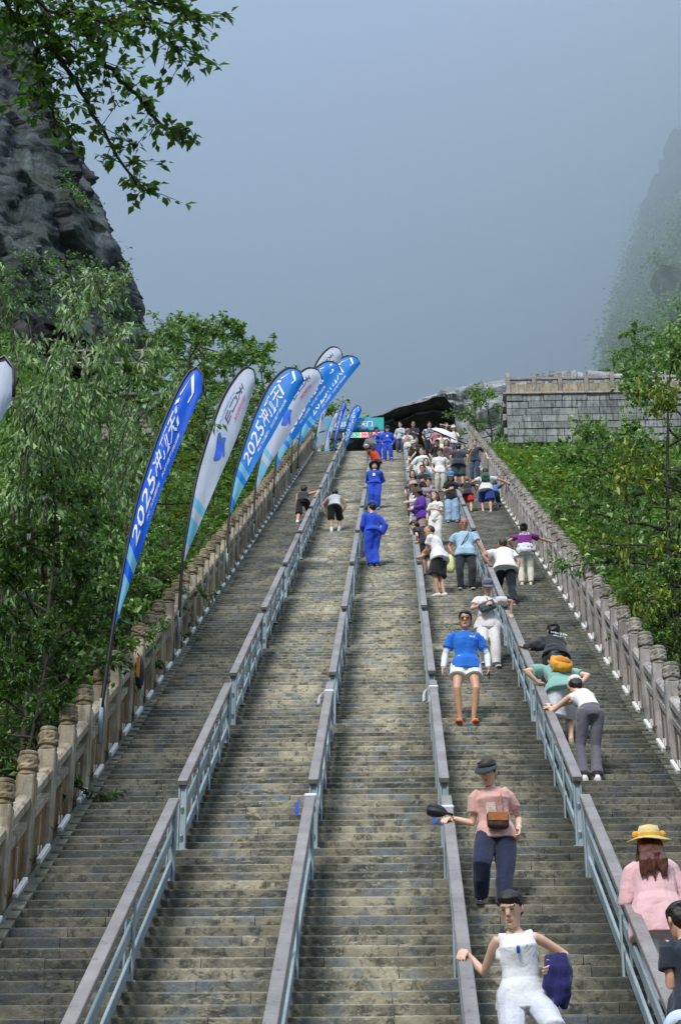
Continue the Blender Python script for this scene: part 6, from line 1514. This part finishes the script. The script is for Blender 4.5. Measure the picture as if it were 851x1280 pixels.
def cliff_scrub():
    q = np.random.RandomState(4); A = np.array([tuple(v) for v in CV]).reshape(-1, CN, 3); P = []; D = []; L = []; T = []
    for c in range(9000):
        i = q.randint(0, A.shape[0]); j = int((.55 + .45 * q.uniform()) * CN) % CN; p = A[i, j]
        if noise.noise(Vector(p) * .22 + Vector((0, 0, 7))) < .22 - .25 * (i < 60): continue
        k = 8; P.append(p + q.normal(0, .22, (k, 3)) + np.array([.05, -.25, .1])); D.append(np.stack([q.normal(.2, .8, k), q.normal(-.4, .6, k), q.normal(0, .5, k)], 1)); L.append(q.uniform(.12, .28, k)); T.append(np.full(k, q.uniform(0, .5)) + q.uniform(0, .3, k))
    P = np.concatenate(P); D = np.concatenate(D); L = np.concatenate(L); T = np.concatenate(T); m = len(P); Nn = np.stack([q.normal(0, .5, m), q.normal(-.6, .5, m), np.ones(m)], 1)
    V, F = leaf_geo(P, D, Nn, L, .55); o = link('cliff_scrub', leaf_mesh('cliff_scrub', V, F, T), LM['broad']); tag(o, kind='stuff')
cliff_scrub()
# overhanging tree at upper left: trunk stands outside the picture, its limbs hang into it
def overhang():
    r_ = random.Random(5); q = np.random.RandomState(5); Z = 11.5; base = Vector((-5.2, 9.4, ground_z(-5.2, 9.4)))
    t = empty('overhanging_tree', base); tag(t, 'tree whose dark leafy branches hang in from the top left corner', 'tree')
    e0 = at(-120, -180, Z); mb = MB(); tr = [base, base.lerp(e0, .35) + Vector((-.3, 0, 0)), base.lerp(e0, .7) + Vector((-.15, .1, 0)), e0, e0 + Vector((.3, .3, 1.6))]
    mb.tube([p - base for p in tr], [.17, .15, .12, .08, .03], 9); mb.build('trunk', M['bark'], t, True)
    curves = [[(-120, -180), (0, -80), (50, 0), (68, 50), (72, 72), (95, 100), (120, 150), (140, 180), (165, 225), (178, 238)], [(0, -80), (70, -40), (98, 20), (118, 58), (142, 92), (170, 120), (200, 155), (222, 165), (236, 160)], [(50, -60), (120, -30), (170, 10), (205, 40), (222, 60), (228, 80)], [(70, -40), (140, -20), (190, 0), (222, 10), (240, 22)], [(0, -80), (-10, -20), (20, 20), (45, 50), (52, 110), (48, 130)], [(-40, -60), (0, -20), (60, 10), (120, 25), (150, 40)], [(-60, -80), (-20, 0), (30, 30), (90, 60), (100, 75)], [(48, 60), (52, 90), (60, 130), (78, 160)]]
    P = []; D = []; br = MB()
    for ci, c in enumerate(curves):
        zoff = r_.uniform(-.5, .5); pts = [at(a, b, Z + zoff * min(1, i / 3) + .15 * math.sin(i * 1.3 + ci)) for i, (a, b) in enumerate(c)]
        fine = []
        for i in range(len(pts) - 1):
            for s in range(4): fine.append(pts[i].lerp(pts[i + 1], s / 4) + Vector((r_.gauss(0, .008), r_.gauss(0, .02), r_.gauss(0, .008))))
        fine.append(pts[-1]); n = len(fine); br.tube([p - base for p in fine], [(.022 if ci < 2 else .013) * (1 - .85 * i / n) + .0025 for i in range(n)], 5)
        for i in range(4, n):
            dn = 1.0 if i / n > .3 else 1.3
            for s_ in range(int(r_.uniform(1, 3.6) * (1.5 if c[min(len(c) - 1, i // 4)][1] < 60 else .9))):
                d = Vector((r_.gauss(.2, .8), r_.gauss(0, .7), r_.gauss(.1, .45))).normalized(); L = r_.uniform(.10, .42) * (1 - .4 * i / n); e = fine[i] + d * L + Vector((0, 0, -.04))
                br.tube([fine[i] - base, fine[i].lerp(e, .5) - base + Vector((0, 0, .015)), e - base], [.0035, .0028, .0015], 3)
                for l in range(r_.randint(5, 10)):
                    u = r_.uniform(.25, 1.05); P.append(fine[i].lerp(e, u) + Vector((r_.gauss(0, .012), r_.gauss(0, .012), r_.gauss(0, .01)))); D.append(d * .5 + Vector((r_.gauss(0, .6), r_.gauss(0, .6), r_.gauss(-.35, .3))))
    br.build('branches', M['bark'], t, True)
    P = np.array([tuple(p - base) for p in P]); D = np.array([tuple(p) for p in D]); m = len(P); Nn = np.stack([q.normal(0, .5, m), q.normal(-.2, .5, m), np.ones(m)], 1)
    V, F = leaf_geo(P, D, Nn, q.uniform(.04, .085, m), .58); link('crown', leaf_mesh('crown', V, F, q.uniform(0, 1, m)), LM['near'], t)
overhang()
# path railings among the trees on the left bank
GH = .07
def guard(pxa, pxb, py, Z, label, n=6):
    a, b = at(pxa, py, Z), at(pxb, py, Z); r = empty('path_railing', (a.x, a.y, a.z - 1.05)); tag(r, label, 'railing'); L = (b - a).length; dr = (b - a); ang = math.atan2(dr.y, dr.x); rot = Matrix.Rotation(ang, 3, 'Z')
    for h in (1.0, .45): MB().bbox(rot @ Vector((L / 2, 0, h)), (L, GH, GH), .01, rot).build('rail', M['bal_r'], r)
    for k in range(n): MB().bbox(rot @ Vector((L * (k + .5) / n, 0, .4)), (.12, .12, 1.3), .01, rot).build('post', M['bal_r'], r)
guard(70, 215, 437, 75, 'white stone path railing near the foot of the dark cliff'); guard(108, 200, 531, 58, 'pale path railing half hidden in leaves left of the deep blue flag', 5)
def hut():
    a = at(120, 530, 60); b = at(192, 496, 60); r = empty('stone_shed', ((a.x + b.x) / 2, a.y, a.z - .8)); tag(r, 'small grey stone shed glimpsed through the leaves left of the deep blue flag', 'shed'); W = b.x - a.x; H = b.z - a.z
    MB().bbox((0, .8, H / 2 + .4), (W, 1.6, H + .8), .02).build('wall', M['bal_r'], r); MB().bbox((0, .7, H + .86), (W + .5, 2.3, .12), .02).build('roof', stone_material('shed_roof', ('#3a3c3e', '#55585a', '#6c6e6c'), '#222', .5, 3), r); MB().bbox((.1, -.012, H * .5 + .5), (W * .3, .04, H * .6), .01).build('opening', M['black'], r)
hut()
bpy.data.scenes.remove(TMP)
